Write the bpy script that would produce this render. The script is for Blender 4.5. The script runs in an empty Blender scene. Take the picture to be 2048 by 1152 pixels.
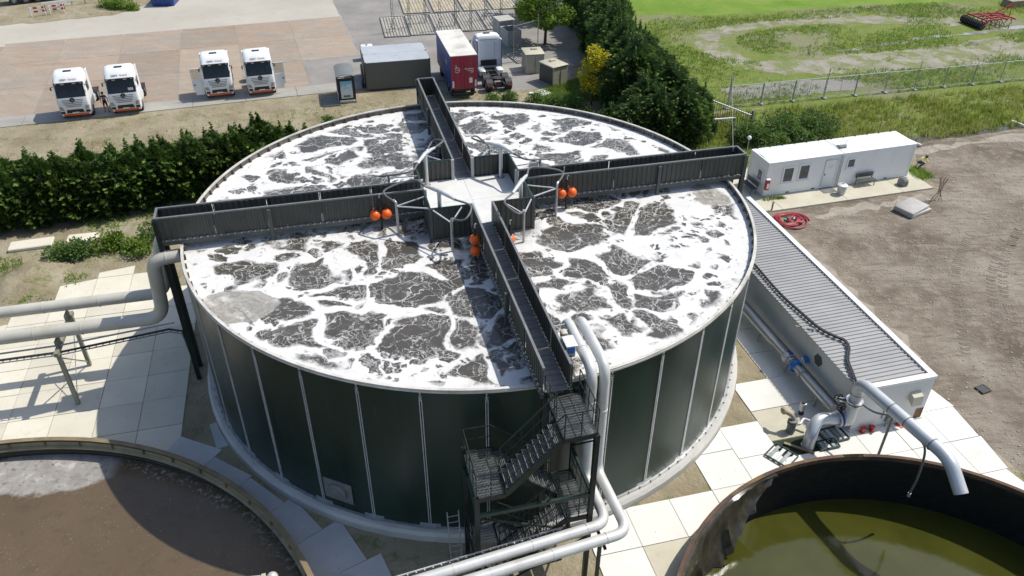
import bpy, bmesh, math, random
import numpy as np
from mathutils import Vector, Matrix
from mathutils.geometry import delaunay_2d_cdt

random.seed(7)
SC = bpy.context.scene
COL = SC.collection
R = math.radians
SITE = R(11.08)          # the whole plant is laid out on this angle

# ------------------------------------------------------------------ camera, sky, sun, exposure
cam_d = bpy.data.cameras.new('camera')
cam = bpy.data.objects.new('camera', cam_d)
COL.objects.link(cam)
cam_d.sensor_width = 36.0
cam_d.lens = 27.82
cam_d.clip_end = 2000.0
cam_d.clip_start = 0.5
cam.location = (0.0, -35.06, 27.19)
yaw, pit, roll = R(3.2985), R(34.701), R(0.4227)
fw = Vector((math.sin(yaw)*math.cos(pit), math.cos(yaw)*math.cos(pit), -math.sin(pit)))
rt = Vector((math.cos(yaw), -math.sin(yaw), 0))
up = rt.cross(fw)
r2 = rt*math.cos(roll) + up*math.sin(roll)
u2 = -rt*math.sin(roll) + up*math.cos(roll)
cam.rotation_euler = Matrix((r2, u2, -fw)).transposed().to_euler()
SC.camera = cam

SUN_AZ, SUN_EL = R(20.0), R(55.0)       # direction towards the sun: azimuth from +x, elevation
w = bpy.data.worlds.new('World')
SC.world = w
w.use_nodes = True
nt = w.node_tree
bg = nt.nodes['Background']
sky = nt.nodes.new('ShaderNodeTexSky')
sky.sky_type = 'NISHITA'
sky.sun_disc = False
sky.sun_elevation = SUN_EL
sky.sun_rotation = R(90.0) - SUN_AZ
sky.dust_density = 1.5
sky.air_density = 1.0
nt.links.new(sky.outputs[0], bg.inputs[0])
bg.inputs[1].default_value = 0.145
sun_d = bpy.data.lights.new('sun', 'SUN')
sun_d.energy = 4.2
sun_d.angle = R(0.55)
sun_d.color = (1.0, 0.955, 0.88)
sun = bpy.data.objects.new('sun', sun_d)
COL.objects.link(sun)
sdir = Vector((math.cos(SUN_EL)*math.cos(SUN_AZ), math.cos(SUN_EL)*math.sin(SUN_AZ), math.sin(SUN_EL)))
sun.location = sdir*80
sun.rotation_euler = (-sdir).to_track_quat('-Z', 'Y').to_euler()
SC.view_settings.view_transform = 'Standard'
SC.view_settings.look = 'None'
SC.view_settings.exposure = 0.12
SC.view_settings.gamma = 1.0

# ------------------------------------------------------------------ node helper and materials
class NT:
    def __init__(s, name):
        s.m = bpy.data.materials.new(name)
        s.m.use_nodes = True
        s.t = s.m.node_tree
        s.b = s.t.nodes['Principled BSDF']
        s.o = s.t.nodes['Material Output']
        s._pos = None
    def n(s, typ, **kw):
        x = s.t.nodes.new(typ)
        for k, v in kw.items(): setattr(x, k, v)
        return x
    def put(s, sock, v):
        if v is None: return
        if isinstance(v, bpy.types.NodeSocket): s.t.links.new(v, sock)
        elif isinstance(v, (tuple, list)):
            if sock.type == 'RGBA' and len(v) == 3: v = (*v, 1)
            sock.default_value = v
        else:
            if sock.type == 'RGBA': v = (v, v, v, 1)
            elif sock.type == 'VECTOR': v = (v, v, v)
            sock.default_value = v
    def pos(s):
        if s._pos is None: s._pos = s.n('ShaderNodeNewGeometry').outputs['Position']
        return s._pos
    def obj(s): return s.n('ShaderNodeTexCoord').outputs['Object']
    def rnd(s): return s.n('ShaderNodeObjectInfo').outputs['Random']
    def map(s, v, scale=(1,1,1), rot=(0,0,0), loc=(0,0,0)):
        x = s.n('ShaderNodeMapping'); s.put(x.inputs[0], v)
        x.inputs['Location'].default_value = loc; x.inputs['Rotation'].default_value = rot; x.inputs['Scale'].default_value = scale
        return x.outputs[0]
    def noise(s, scale, detail=5, rough=.55, vec=None, dist=0, color=False):
        x = s.n('ShaderNodeTexNoise'); s.put(x.inputs['Vector'], vec if vec is not None else s.pos())
        x.inputs['Scale'].default_value = scale; x.inputs['Detail'].default_value = detail
        x.inputs['Roughness'].default_value = rough; x.inputs['Distortion'].default_value = dist
        return x.outputs['Color'] if color else x.outputs['Fac']
    def vor(s, scale, vec=None, feature='DISTANCE_TO_EDGE', rand=1.0, out='Distance'):
        x = s.n('ShaderNodeTexVoronoi'); x.feature = feature; s.put(x.inputs['Vector'], vec if vec is not None else s.pos())
        x.inputs['Scale'].default_value = scale; x.inputs['Randomness'].default_value = rand
        return x.outputs[out]
    def ramp(s, f, stops, interp='LINEAR'):
        x = s.n('ShaderNodeValToRGB'); s.put(x.inputs[0], f); cr = x.color_ramp; cr.interpolation = interp
        while len(cr.elements) < len(stops): cr.elements.new(.5)
        for e, (p, c) in zip(cr.elements, stops):
            e.position = p
            e.color = (c, c, c, 1) if not isinstance(c, (tuple, list)) else (*c, 1)
        return x.outputs[0]
    def ss(s, f, a, b, lo=0.0, hi=1.0):
        x = s.n('ShaderNodeMapRange'); x.interpolation_type = 'SMOOTHSTEP'
        for i, v in enumerate((f, a, b, lo, hi)): s.put(x.inputs[i], v)
        return x.outputs[0]
    def mix(s, f, a, b, blend='MIX'):
        x = s.n('ShaderNodeMix'); x.data_type = 'RGBA'; x.blend_type = blend
        s.put(x.inputs[0], f); s.put(x.inputs[6], a); s.put(x.inputs[7], b)
        return x.outputs[2]
    def ma(s, op, a, b=None, c=None):
        x = s.n('ShaderNodeMath'); x.operation = op
        for i, v in enumerate((a, b, c)):
            if v is not None: s.put(x.inputs[i], v)
        return x.outputs[0]
    def vm(s, op, a, b):
        x = s.n('ShaderNodeVectorMath'); x.operation = op; s.put(x.inputs[0], a); s.put(x.inputs[1], b)
        return x.outputs['Value'] if op in ('DISTANCE', 'LENGTH', 'DOT_PRODUCT') else x.outputs[0]
    def sep(s, v):
        x = s.n('ShaderNodeSeparateXYZ'); s.put(x.inputs[0], v); return x.outputs
    def bump(s, h, strength=.4, dist=.05):
        x = s.n('ShaderNodeBump'); x.inputs['Strength'].default_value = strength; x.inputs['Distance'].default_value = dist
        s.put(x.inputs['Height'], h); s.put(s.b.inputs['Normal'], x.outputs[0])
    def done(s, color=None, rough=None, metal=None, spec=None):
        s.put(s.b.inputs['Base Color'], color); s.put(s.b.inputs['Roughness'], rough); s.put(s.b.inputs['Metallic'], metal)
        if spec is not None: s.put(s.b.inputs['Specular IOR Level'], spec)
        return s.m

def simple(name, c, rough=.55, metal=0.0, var=.12, scale=2.5, dirt=None, dirt_amt=.3, bump=0.0, objrand=0.0, spec=None):
    m = NT(name)
    f = m.noise(scale, 6, .6)
    lo = tuple(x*(1-var) for x in c); hi = tuple(min(1, x*(1+var)) for x in c)
    col = m.ramp(f, [(.3, lo), (.7, hi)])
    if dirt is not None:
        d = m.ss(m.noise(scale*.6, 8, .65, m.map(m.pos(), (1, 1, .45))), .5, .75)
        col = m.mix(m.ma('MULTIPLY', d, dirt_amt), col, dirt)
    if objrand:
        k = m.ma('MULTIPLY_ADD', m.rnd(), 2*objrand, 1-objrand)
        col = m.mix(1.0, col, m.n('ShaderNodeCombineColor').outputs[0] if False else k, 'MULTIPLY')
    if bump: m.bump(m.noise(scale*8, 5, .6), .5, bump)
    rr = m.ss(f, .2, .8, max(.02, rough-.08), min(1, rough+.08))
    return m.done(col, rr, metal, spec)

M = {}
M['white_paint'] = simple('white_paint', (.76,.77,.77), .35, 0, .03, 1.5, (.45,.44,.40), .25)
M['cabin_white'] = simple('cabin_white', (.74,.75,.74), .45, 0, .03, 1.2, (.5,.48,.42), .25)
M['glass_dark'] = simple('glass_dark', (.012,.014,.016), .08, 0, .3, 3)
M['glass_grey'] = simple('glass_grey', (.10,.105,.105), .15, 0, .3, 3)
M['black'] = simple('black', (.015,.015,.016), .5, 0, .3, 4)
M['rubber'] = simple('rubber', (.02,.02,.02), .8, 0, .3, 6)
M['chassis'] = simple('chassis', (.03,.03,.032), .6, 0, .4, 5, (.12,.10,.08), .5)
M['orange_paint'] = simple('orange_paint', (.58,.10,.03), .4, 0, .1, 4)
M['grille_grey'] = simple('grille_grey', (.16,.17,.18), .4, .3, .2, 5)
M['lamp_glass'] = simple('lamp_glass', (.35,.37,.38), .1, .2, .3, 9)
M['galv'] = simple('galvanised_steel', (.42,.43,.43), .42, .55, .15, 5, (.25,.24,.22), .3)
M['galv_light'] = simple('galvanised_light', (.55,.56,.56), .45, .35, .12, 3)
M['stainless'] = simple('stainless', (.62,.62,.61), .28, .8, .1, 6)
M['rail_grey'] = simple('rail_grey', (.17,.175,.17), .5, .1, .15, 3)
M['panel_dark'] = simple('panel_dark', (.060,.062,.054), .5, 0, .2, 1.5, (.09,.09,.08), .35)
M['panel_mid'] = simple('panel_mid', (.07,.075,.07), .5, 0, .2, 1.5)
M['steel_green'] = simple('steel_green', (.012,.032,.026), .42, .1, .25, 3)
M['stair_dark'] = simple('stair_dark', (.014,.022,.02), .45, .2, .3, 4)
M['stair_grate'] = simple('stair_grate', (.17,.185,.18), .4, .5, .25, 5, (.08,.09,.085), .5)
M['letter_rust'] = simple('letter_rust', (.42,.22,.13), .6, 0, .1, 3)
M['post_pale'] = simple('post_pale', (.42,.42,.40), .6, 0, .12, 4)
M['deck_plate'] = simple('deck_plate', (.62,.62,.59), .6, 0, .06, 1.2, (.45,.44,.4), .3)
M['plank'] = simple('plank', (.21,.21,.20), .65, 0, .15, 4, objrand=.12)
M['buoy'] = simple('buoy_orange', (.85,.13,.012), .4, 0, .06, 5, (.35,.12,.05), .3)
M['red'] = simple('red', (.38,.035,.032), .45, 0, .12, 5)
M['hose_red'] = simple('hose_red', (.30,.025,.04), .5, 0, .15, 5)
M['blue'] = simple('blue_valve', (.02,.16,.5), .4, 0, .15, 6)
M['blue_navy'] = simple('blue_navy', (.015,.05,.22), .5, 0, .15, 2, (.1,.1,.12), .3)
M['trailer_red'] = simple('trailer_red', (.33,.022,.055), .5, 0, .1, 1.5, (.2,.12,.1), .3)
M['trailer_roof'] = simple('trailer_roof', (.62,.60,.54), .6, 0, .08, .8, (.22,.21,.19), .55)
M['box_grey'] = simple('box_grey', (.105,.108,.098), .5, 0, .06, 1.2)
M['box_roof'] = simple('box_roof', (.52,.53,.53), .32, .3, .06, .8, (.4,.4,.4), .25)
M['beige_box'] = simple('beige_box', (.46,.43,.33), .6, 0, .08, 2, (.25,.23,.17), .4)
M['pipe_white'] = simple('pipe_white', (.58,.58,.555), .42, .2, .07, 1.2, (.36,.335,.28), .6)
M['pipe_cream'] = simple('pipe_cream', (.50,.48,.41), .5, .05, .10, .7, (.33,.285,.18), .65)
M['pipe_grey'] = simple('pipe_grey', (.50,.52,.53), .4, .3, .06, 1.5, (.3,.3,.29), .3)
M['house_wall'] = simple('house_wall', (.60,.60,.575), .75, 0, .05, .8, (.42,.41,.37), .45, .004)
M['parapet'] = simple('parapet', (.74,.73,.70), .7, 0, .05, 1.2, (.5,.48,.42), .3)
M['roof_sheet'] = simple('roof_sheet', (.31,.31,.305), .5, .1, .08, .6, (.40,.39,.37), .4)
M['cable'] = simple('cable_black', (.02,.02,.021), .6, 0, .2, 8)
M['cable_grey'] = simple('cable_grey', (.12,.12,.12), .6, 0, .2, 8)
M['frame_olive'] = simple('frame_olive', (.24,.23,.18), .6, .1, .15, 3)
M['concrete_block'] = simple('concrete_block', (.40,.39,.36), .85, 0, .12, 2, (.25,.24,.2), .5, .01)
M['rust'] = simple('rust', (.10,.045,.02), .8, 0, .4, 2, (.28,.17,.06), .7, .01)
M['rim_rust'] = simple('rim_rust', (.075,.042,.024), .8, 0, .5, 1.2, (.26,.16,.06), .75, .01)
M['pipe_steel'] = simple('pipe_steel', (.50,.50,.49), .34, .6, .05, .8)
M['wood'] = simple('wood', (.30,.24,.16), .8, 0, .25, 3)
M['skin'] = simple('skin', (.50,.30,.21), .6, 0, .05, 8)
M['hair'] = simple('hair', (.04,.025,.015), .7, 0, .2, 20)
M['cloth_black'] = simple('cloth_black', (.018,.018,.02), .9, 0, .3, 20)
M['cloth_reflect'] = simple('cloth_reflect', (.55,.55,.53), .5, 0, .1, 20)
M['hivis'] = simple('hivis', (.72,.72,.22), .8, 0, .12, 12)
M['cloth_navy'] = simple('cloth_navy', (.04,.05,.08), .9, 0, .3, 20)
M['bark'] = simple('bark', (.10,.07,.045), .9, 0, .3, 6)
M['bin_grey'] = simple('bin_grey', (.46,.48,.49), .5, .2, .08, 3)
M['text_dark'] = simple('text_dark', (.06,.06,.07), .6, 0, .1, 3)
M['text_white'] = simple('text_white', (.75,.73,.72), .6, 0, .05, 3)
M['poster'] = None
M['green_fit'] = simple('green_fitting', (.04,.16,.10), .5, 0, .2, 6)
M['grating'] = simple('grating', (.30,.34,.33), .4, .5, .2, 6)
M['dark_green'] = simple('dark_green_steel', (.02,.05,.045), .45, .2, .25, 4)

def glass_clear():
    m = NT('clear_glass'); m.b.inputs['Transmission Weight'].default_value = .0
    m.b.inputs['Alpha'].default_value = .35
    return m.done((.35,.36,.30), .1)
M['glass_clear'] = glass_clear()

def leaf(name, c1, c2, trans=.25, scale=1.6):
    m = NT(name)
    f = m.noise(scale, 3, .6)
    col = m.ramp(f, [(.28, c1), (.72, c2)])
    k = m.ma('MULTIPLY_ADD', m.rnd(), .35, .82)
    col = m.mix(1.0, col, k, 'MULTIPLY')
    m.done(col, .6, 0, .25)
    tr = m.n('ShaderNodeBsdfTranslucent'); m.put(tr.inputs[0], m.mix(1, col, (1.0,1.1,.55), 'MULTIPLY'))
    mx = m.n('ShaderNodeMixShader'); mx.inputs[0].default_value = trans
    m.t.links.new(m.b.outputs[0], mx.inputs[1]); m.t.links.new(tr.outputs[0], mx.inputs[2])
    m.t.links.new(mx.outputs[0], m.o.inputs[0])
    return m.m
M['leaf_conifer'] = leaf('leaf_conifer', (.030,.064,.016), (.092,.160,.034), .3)
M['leaf_conifer_deep'] = leaf('leaf_conifer_deep', (.042,.082,.034), (.105,.175,.062), .3)
M['leaf_lit_tip'] = leaf('leaf_lit_tip', (.10,.175,.035), (.19,.27,.06), .35)  # paler green: sunlight on the conifer tips is put into the leaf colour
M['leaf_bright'] = leaf('leaf_bright', (.10,.17,.02), (.20,.30,.045), .4)
M['leaf_yellow'] = leaf('leaf_yellow', (.46,.42,.03), (.68,.58,.05), .4)
M['leaf_shrub'] = leaf('leaf_shrub', (.06,.12,.025), (.14,.22,.06), .35)
M['grass_field'] = leaf('grass_field', (.14,.22,.045), (.24,.33,.085), .4, .35)
M['grass_tall'] = leaf('grass_tall', (.17,.22,.05), (.34,.35,.12), .45, .3)
M['grass_dry'] = leaf('grass_dry', (.30,.27,.13), (.44,.39,.21), .4, .5)
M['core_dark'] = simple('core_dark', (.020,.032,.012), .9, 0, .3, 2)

# ------------------------------------------------------------------ mesh builder
class MB:
    def __init__(s): s.v = []; s.f = []
    def add(s, vs, fs):
        o = len(s.v); s.v += [tuple(x) for x in vs]; s.f += [tuple(i+o for i in f) for f in fs]
        return s
    def box(s, c, d, rz=0, mat=None):
        x, y, z = (q/2 for q in d)
        vs = [Vector((i*x, j*y, k*z)) for k in (-1,1) for j in (-1,1) for i in (-1,1)]
        if mat is not None: vs = [mat @ q for q in vs]
        elif rz: 
            rm = Matrix.Rotation(rz, 3, 'Z'); vs = [rm @ q for q in vs]
        vs = [q + Vector(c) for q in vs]
        return s.add(vs, [(0,2,3,1),(4,5,7,6),(0,1,5,4),(2,6,7,3),(0,4,6,2),(1,3,7,5)])
    def ab(s, x0, x1, y0, y1, z0, z1):
        return s.box(((x0+x1)/2,(y0+y1)/2,(z0+z1)/2), (abs(x1-x0),abs(y1-y0),abs(z1-z0)))
    def bbox(s, c, d, b=.03, rz=0):
        """box with chamfered edges"""
        x, y, z = (q/2 for q in d)
        rm = Matrix.Rotation(rz, 3, 'Z')
        rings = [(-z, b), (-z+b, 0), (z-b, 0), (z, b)]
        vs = []
        for zz, ins in rings:
            X, Y = x-ins, y-ins
            bb = min(b, X*.9, Y*.9)
            for q in ((X-bb,-Y),(X,-Y+bb),(X,Y-bb),(X-bb,Y),(-X+bb,Y),(-X,Y-bb),(-X,-Y+bb),(-X+bb,-Y)):
                vs.append(rm @ Vector((q[0], q[1], zz)) + Vector(c))
        fs = [tuple(range(7,-1,-1)), tuple(range(24,32))]
        for k in range(3):
            for i in range(8):
                j = (i+1) % 8; fs.append((k*8+i, k*8+j, k*8+8+j, k*8+8+i))
        return s.add(vs, fs)
    def bar(s, a, b, w=.06, h=.06, upv=(0,0,1)):
        a, b = Vector(a), Vector(b); d = b-a
        if d.length < 1e-6: return s
        z = d.normalized(); u = Vector(upv)
        if abs(z.dot(u)) > .98: u = Vector((1,0,0))
        x = z.cross(u).normalized(); y = x.cross(z)
        vs = [p + x*(i*w/2) + y*(j*h/2) for p in (a,b) for j in (-1,1) for i in (-1,1)]
        return s.add(vs, [(0,1,3,2),(4,6,7,5),(0,4,5,1),(2,3,7,6),(0,2,6,4),(1,5,7,3)])
    def tube(s, pts, r, n=8, caps=True, closed=False):
        P = [Vector(p) for p in pts]; N = len(P)
        rad = r if isinstance(r, (list, tuple)) else [r]*N
        tan = []
        for i in range(N):
            if closed: t = P[(i+1) % N]-P[i-1]
            else: t = P[min(i+1,N-1)]-P[max(i-1,0)]
            tan.append(t.normalized() if t.length > 1e-9 else Vector((0,0,1)))
        u = Vector((0,0,1))
        if abs(tan[0].dot(u)) > .95: u = Vector((1,0,0))
        x = tan[0].cross(u).normalized()
        vs = []
        for i in range(N):
            x = (x - tan[i]*x.dot(tan[i]))
            x = x.normalized() if x.length > 1e-6 else Vector((1,0,0))
            y = tan[i].cross(x)
            for k in range(n):
                a = 2*math.pi*k/n
                vs.append(P[i] + (x*math.cos(a)+y*math.sin(a))*rad[i])
        fs = []
        for i in range(N if closed else N-1):
            j = (i+1) % N
            for k in range(n):
                l = (k+1) % n; fs.append((i*n+k, i*n+l, j*n+l, j*n+k))
        if caps and not closed:
            fs.append(tuple(range(n-1,-1,-1))); fs.append(tuple(range((N-1)*n, N*n)))
        return s.add(vs, fs)
    def cyl(s, a, b, r, n=12): return s.tube([a, b], r, n)
    def lathe(s, prof, n=24, c=(0,0,0), a0=0, a1=2*math.pi, axis='Z', closed_prof=False):
        full = abs(a1-a0-2*math.pi) < 1e-6
        m = n if full else n+1
        vs = []
        for i in range(m):
            a = a0+(a1-a0)*i/n
            for r, z in prof:
                q = (r*math.cos(a), r*math.sin(a), z)
                if axis == 'Y': q = (q[0], q[2], q[1])
                if axis == 'X': q = (q[2], q[0], q[1])
                vs.append((q[0]+c[0], q[1]+c[1], q[2]+c[2]))
        k = len(prof); fs = []
        for i in range(n):
            j = (i+1) % m
            for t in range(k if closed_prof else k-1):
                u = (t+1) % k
                fs.append((i*k+t, j*k+t, j*k+u, i*k+u))
        if closed_prof and not full:
            fs.append(tuple(range(k))[::-1]); fs.append(tuple((m-1)*k+t for t in range(k)))
        return s.add(vs, fs)
    def ball(s, c, r, n=14, sq=(1,1,1)):
        prof = [(max(1e-4, r*math.sin(math.pi*i/(n//2+1))), -r*math.cos(math.pi*i/(n//2+1))) for i in range(n//2+2)]
        o = len(s.v); s.lathe(prof, n)
        for i in range(o, len(s.v)):
            v = s.v[i]; s.v[i] = (v[0]*sq[0]+c[0], v[1]*sq[1]+c[1], v[2]*sq[2]+c[2])
        return s
    def prism(s, poly, z0, z1):
        n = len(poly)
        vs = [(p[0],p[1],z0) for p in poly]+[(p[0],p[1],z1) for p in poly]
        fs = [tuple(range(n-1,-1,-1)), tuple(range(n,2*n))]+[(i,(i+1)%n,n+(i+1)%n,n+i) for i in range(n)]
        return s.add(vs, fs)
    def loft(s, rings, caps=True):
        n = len(rings[0]); vs = [p for r in rings for p in r]; fs = []
        for i in range(len(rings)-1):
            for k in range(n):
                l = (k+1) % n; fs.append((i*n+k, i*n+l, (i+1)*n+l, (i+1)*n+k))
        if caps: fs.append(tuple(range(n-1,-1,-1))); fs.append(tuple(range((len(rings)-1)*n, len(rings)*n)))
        return s.add(vs, fs)
    def corr(s, a, b, z0, z1, pitch=.26, depth=.035, nrm=None):
        """trapezoid-profile sheet standing between two plan points"""
        a, b = Vector((*a, 0)), Vector((*b, 0)); d = b-a; L = d.length; t = d/L
        nv = Vector((t.y, -t.x, 0)) if nrm is None else Vector((*nrm, 0))
        N = max(1, round(L/pitch)); p = L/N
        u = [(0, 0)]
        for i in range(N):
            u += [((i+.52)*p, 0), ((i+.62)*p, depth), ((i+.88)*p, depth), ((i+.98)*p, 0)]
        u.append((L, 0))
        vs = []
        for x, y in u:
            q = a+t*x+nv*y; vs += [(q.x,q.y,z0), (q.x,q.y,z1)]
        return s.add(vs, [(2*i, 2*i+2, 2*i+3, 2*i+1) for i in range(len(u)-1)])
    def mesh(s, name, smooth=None):
        me = bpy.data.meshes.new(name); me.from_pydata(s.v, [], s.f); 
        bm = bmesh.new(); bm.from_mesh(me); bmesh.ops.recalc_face_normals(bm, faces=bm.faces) if len(bm.faces) < 20000 else None
        bm.to_mesh(me); bm.free()
        if smooth:
            me.polygons.foreach_set('use_smooth', [True]*len(me.polygons)); me.set_sharp_from_angle(angle=R(smooth))
        return me
    def build(s, name, mat, parent=None, smooth=40, loc=None, rz=0):
        return link(name, s.mesh(name, smooth), mat, parent, loc, rz)

def link(name, me, mat=None, parent=None, loc=None, rz=0):
    if mat is not None:
        if isinstance(mat, str): mat = M[mat]
        if not me.materials: me.materials.append(mat)
    o = bpy.data.objects.new(name, me); COL.objects.link(o)
    if parent is not None: o.parent = parent
    if loc is not None: o.location = loc
    if rz: o.rotation_euler = (0,0,rz)
    return o
def tag(o, label, cat=None, group=None, kind=None):
    o['label'] = label
    if cat: o['category'] = cat
    if group: o['group'] = group
    if kind: o['kind'] = kind
    return o
def thing(name, label, cat, loc=(0,0,0), rz=0, group=None, kind=None):
    o = bpy.data.objects.new(name, None); COL.objects.link(o)
    o.empty_display_size = .2
    o.location = loc; o.rotation_euler = (0,0,rz)
    return tag(o, label, cat, group, kind)
def dup(root, loc, rz, label=None, scale=None):
    def cp(o, par):
        c = o.copy(); COL.objects.link(c); c.parent = par
        for ch in KIDS.get(o.name, ()): cp(ch, c)
        return c
    global KIDS
    KIDS = {}
    for o in bpy.data.objects:
        if o.parent is not None: KIDS.setdefault(o.parent.name, []).append(o)
    r = cp(root, None); r.location = loc; r.rotation_euler = (0,0,rz)
    if scale: r.scale = (scale, scale, scale) if not isinstance(scale, tuple) else scale
    if label: r['label'] = label
    return r
KIDS = {}
def S2(e, g): return (e*math.cos(SITE)-g*math.sin(SITE), e*math.sin(SITE)+g*math.cos(SITE))
def arc(c, r, a0, a1, n=8, z=None):
    return [(c[0]+r*math.cos(a0+(a1-a0)*i/n), c[1]+r*math.sin(a0+(a1-a0)*i/n)) for i in range(n+1)]
def fillet(pts, rad, n=6):
    """round the corners of a polyline"""
    P = [Vector(p) for p in pts]; out = [P[0]]
    for i in range(1, len(P)-1):
        a, b, c = P[i-1], P[i], P[i+1]
        r_ = rad[i-1] if isinstance(rad, (list, tuple)) else rad
        d1, d2 = (a-b), (c-b); L = min(r_, d1.length*.49, d2.length*.49)
        p, q = b+d1.normalized()*L, b+d2.normalized()*L
        for k in range(n+1):
            t = k/n; out.append(p*(1-t)**2 + b*2*t*(1-t) + q*t*t)
    out.append(P[-1]); return out
def spline(pts, n=8):
    P = [Vector(p) for p in pts]; P = [P[0]*2-P[1]]+P+[P[-1]*2-P[-2]]; out = []
    for i in range(1, len(P)-2):
        for k in range(n):
            t = k/n; a, b, c, d = P[i-1:i+3]
            out.append(.5*((2*b)+(c-a)*t+(2*a-5*b+4*c-d)*t*t+(3*b-a-3*c+d)*t**3))
    out.append(P[-2]); return out

def inpoly(x, y, poly):
    c = False; n = len(poly); j = n-1
    for i in range(n):
        xi, yi = poly[i]; xj, yj = poly[j]
        if (yi > y) != (yj > y) and x < (xj-xi)*(y-yi)/(yj-yi)+xi: c = not c
        j = i
    return c
def tri(poly, holes=(), n=96):
    """triangles of a polygon minus discs"""
    vs = [Vector(p[:2]) for p in poly]; ed = [(i, (i+1) % len(poly)) for i in range(len(poly))]
    xs = [p[0] for p in poly]; ys = [p[1] for p in poly]; use = []
    for cx, cy, r in holes:
        if cx+r < min(xs) or cx-r > max(xs) or cy+r < min(ys) or cy-r > max(ys): continue
        use.append((cx, cy, r)); o = len(vs)
        for i in range(n):
            a = 2*math.pi*i/n; vs.append(Vector((cx+r*math.cos(a), cy+r*math.sin(a))))
        ed += [(o+i, o+(i+1) % n) for i in range(n)]
    ov, oe, of, *_ = delaunay_2d_cdt(vs, ed, [], 0, 1e-4)
    out = []
    for f in of:
        c = sum((ov[i] for i in f), Vector((0,0)))/len(f)
        if any((c.x-cx)**2+(c.y-cy)**2 < r*r*.999 for cx, cy, r in use): continue
        if inpoly(c.x, c.y, poly): out.append(tuple(f))
    return ov, out
def sheet(name, poly, z, mat, holes=(), parent=None, thick=0.0):
    ov, of = tri(poly, holes)
    if not of: return None
    usedv = sorted({i for f in of for i in f}); mp = {q: k for k, q in enumerate(usedv)}
    mb = MB(); mb.v = [(ov[i].x, ov[i].y, z) for i in usedv]; mb.f = [tuple(mp[i] for i in f) for f in of]
    if thick:
        cnt = {}
        for f in mb.f:
            for k in range(3):
                e = (f[k], f[(k+1) % 3]); cnt[tuple(sorted(e))] = cnt.get(tuple(sorted(e)), 0)+1
        N = len(mb.v); mb.v += [(x, y, z-thick) for x, y, _ in mb.v[:N]]
        mb.f += [(a, b, N+b, N+a) for (a, b), c in cnt.items() if c == 1]
    return mb.build(name, mat, parent, None)
def jag(poly, step=1.0, amp=.3, seed=1):
    rg = random.Random(seed); out = []
    for i in range(len(poly)):
        a, b = Vector(poly[i]), Vector(poly[(i+1) % len(poly)]); L = (b-a).length; n = max(1, int(L/step))
        for k in range(n):
            p = a+(b-a)*(k/n); out.append((p.x+rg.uniform(-amp, amp), p.y+rg.uniform(-amp, amp)))
    return out
def ribbon(pts, w, step=.8, amp=.25, seed=2, closed=False):
    rg = random.Random(seed); P = spline([(*p, 0) for p in pts], 8); Lf = []; Rt = []
    for i, p in enumerate(P):
        t = (P[min(i+1,len(P)-1)]-P[max(i-1,0)]).normalized(); n = Vector((-t.y, t.x, 0))
        Lf.append(p+n*(w/2+rg.uniform(-amp,amp))); Rt.append(p-n*(w/2+rg.uniform(-amp,amp)))
    return [(p.x,p.y) for p in Lf]+[(p.x,p.y) for p in reversed(Rt)]
def text_mesh(body, size, depth=.004):
    cu = bpy.data.curves.new('lettering', 'FONT'); cu.body = body; cu.size = size; cu.extrude = depth; cu.align_x = 'CENTER'; cu.align_y = 'CENTER'
    o = bpy.data.objects.new('lettering', cu); COL.objects.link(o)
    bpy.context.view_layer.update()
    dg = bpy.context.evaluated_depsgraph_get()
    me = bpy.data.meshes.new_from_object(o.evaluated_get(dg))
    bpy.data.objects.remove(o); bpy.data.curves.remove(cu)
    return me
def text(body, size, mat, parent, loc, rot, name='lettering'):
    o = link(name, text_mesh(body, size), mat, parent, loc); o.rotation_euler = rot; return o

# ------------------------------------------------------------------ ground materials
def m_gravel():
    m = NT('gravel_earth')
    a = m.noise(.16, 6, .6); b = m.noise(1.1, 8, .7); c = m.noise(9, 6, .75); d = m.vor(7, feature='F1')
    col = m.ramp(a, [(.34, (.14,.108,.078)), (.5, (.235,.195,.15)), (.64, (.35,.305,.245))])
    col = m.mix(m.ss(b, .45, .66, 0, .75), col, (.34,.295,.235))
    col = m.mix(m.ss(m.noise(.5, 5, .6), .55, .72, 0, .6), col, (.15,.11,.08))
    st = m.noise(2.2, 6, .7, m.map(m.pos(), (.25, 1.6, 1), (0,0,R(40))))
    col = m.mix(m.ss(st, .48, .66, 0, .6), col, (.15,.12,.09))
    col = m.mix(m.ss(c, .58, .75, 0, .8), col, (.46,.43,.38))
    col = m.mix(m.ss(c, .42, .25, 0, .7), col, (.10,.085,.07))
    h = m.ma('ADD', m.ma('MULTIPLY', c, 1.0), m.ma('MULTIPLY', b, 1.6))
    m.bump(h, .9, .12)
    return m.done(col, .95, 0, .2)
def m_dirt():
    m = NT('dry_soil')
    a = m.noise(.35, 6, .6); c = m.noise(6, 6, .7)
    col = m.ramp(a, [(.3, (.21,.175,.11)), (.5, (.28,.24,.16)), (.7, (.35,.31,.225))])
    g = m.ss(m.noise(.9, 7, .7), .52, .66)
    col = m.mix(m.ma('MULTIPLY', g, .75), col, (.11,.14,.035))
    col = m.mix(m.ss(c, .55, .75, 0, .5), col, (.40,.36,.28))
    m.bump(m.ma('ADD', c, m.ma('MULTIPLY', m.noise(1.5, 5), 2)), .7, .1)
    return m.done(col, .95, 0, .2)
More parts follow.
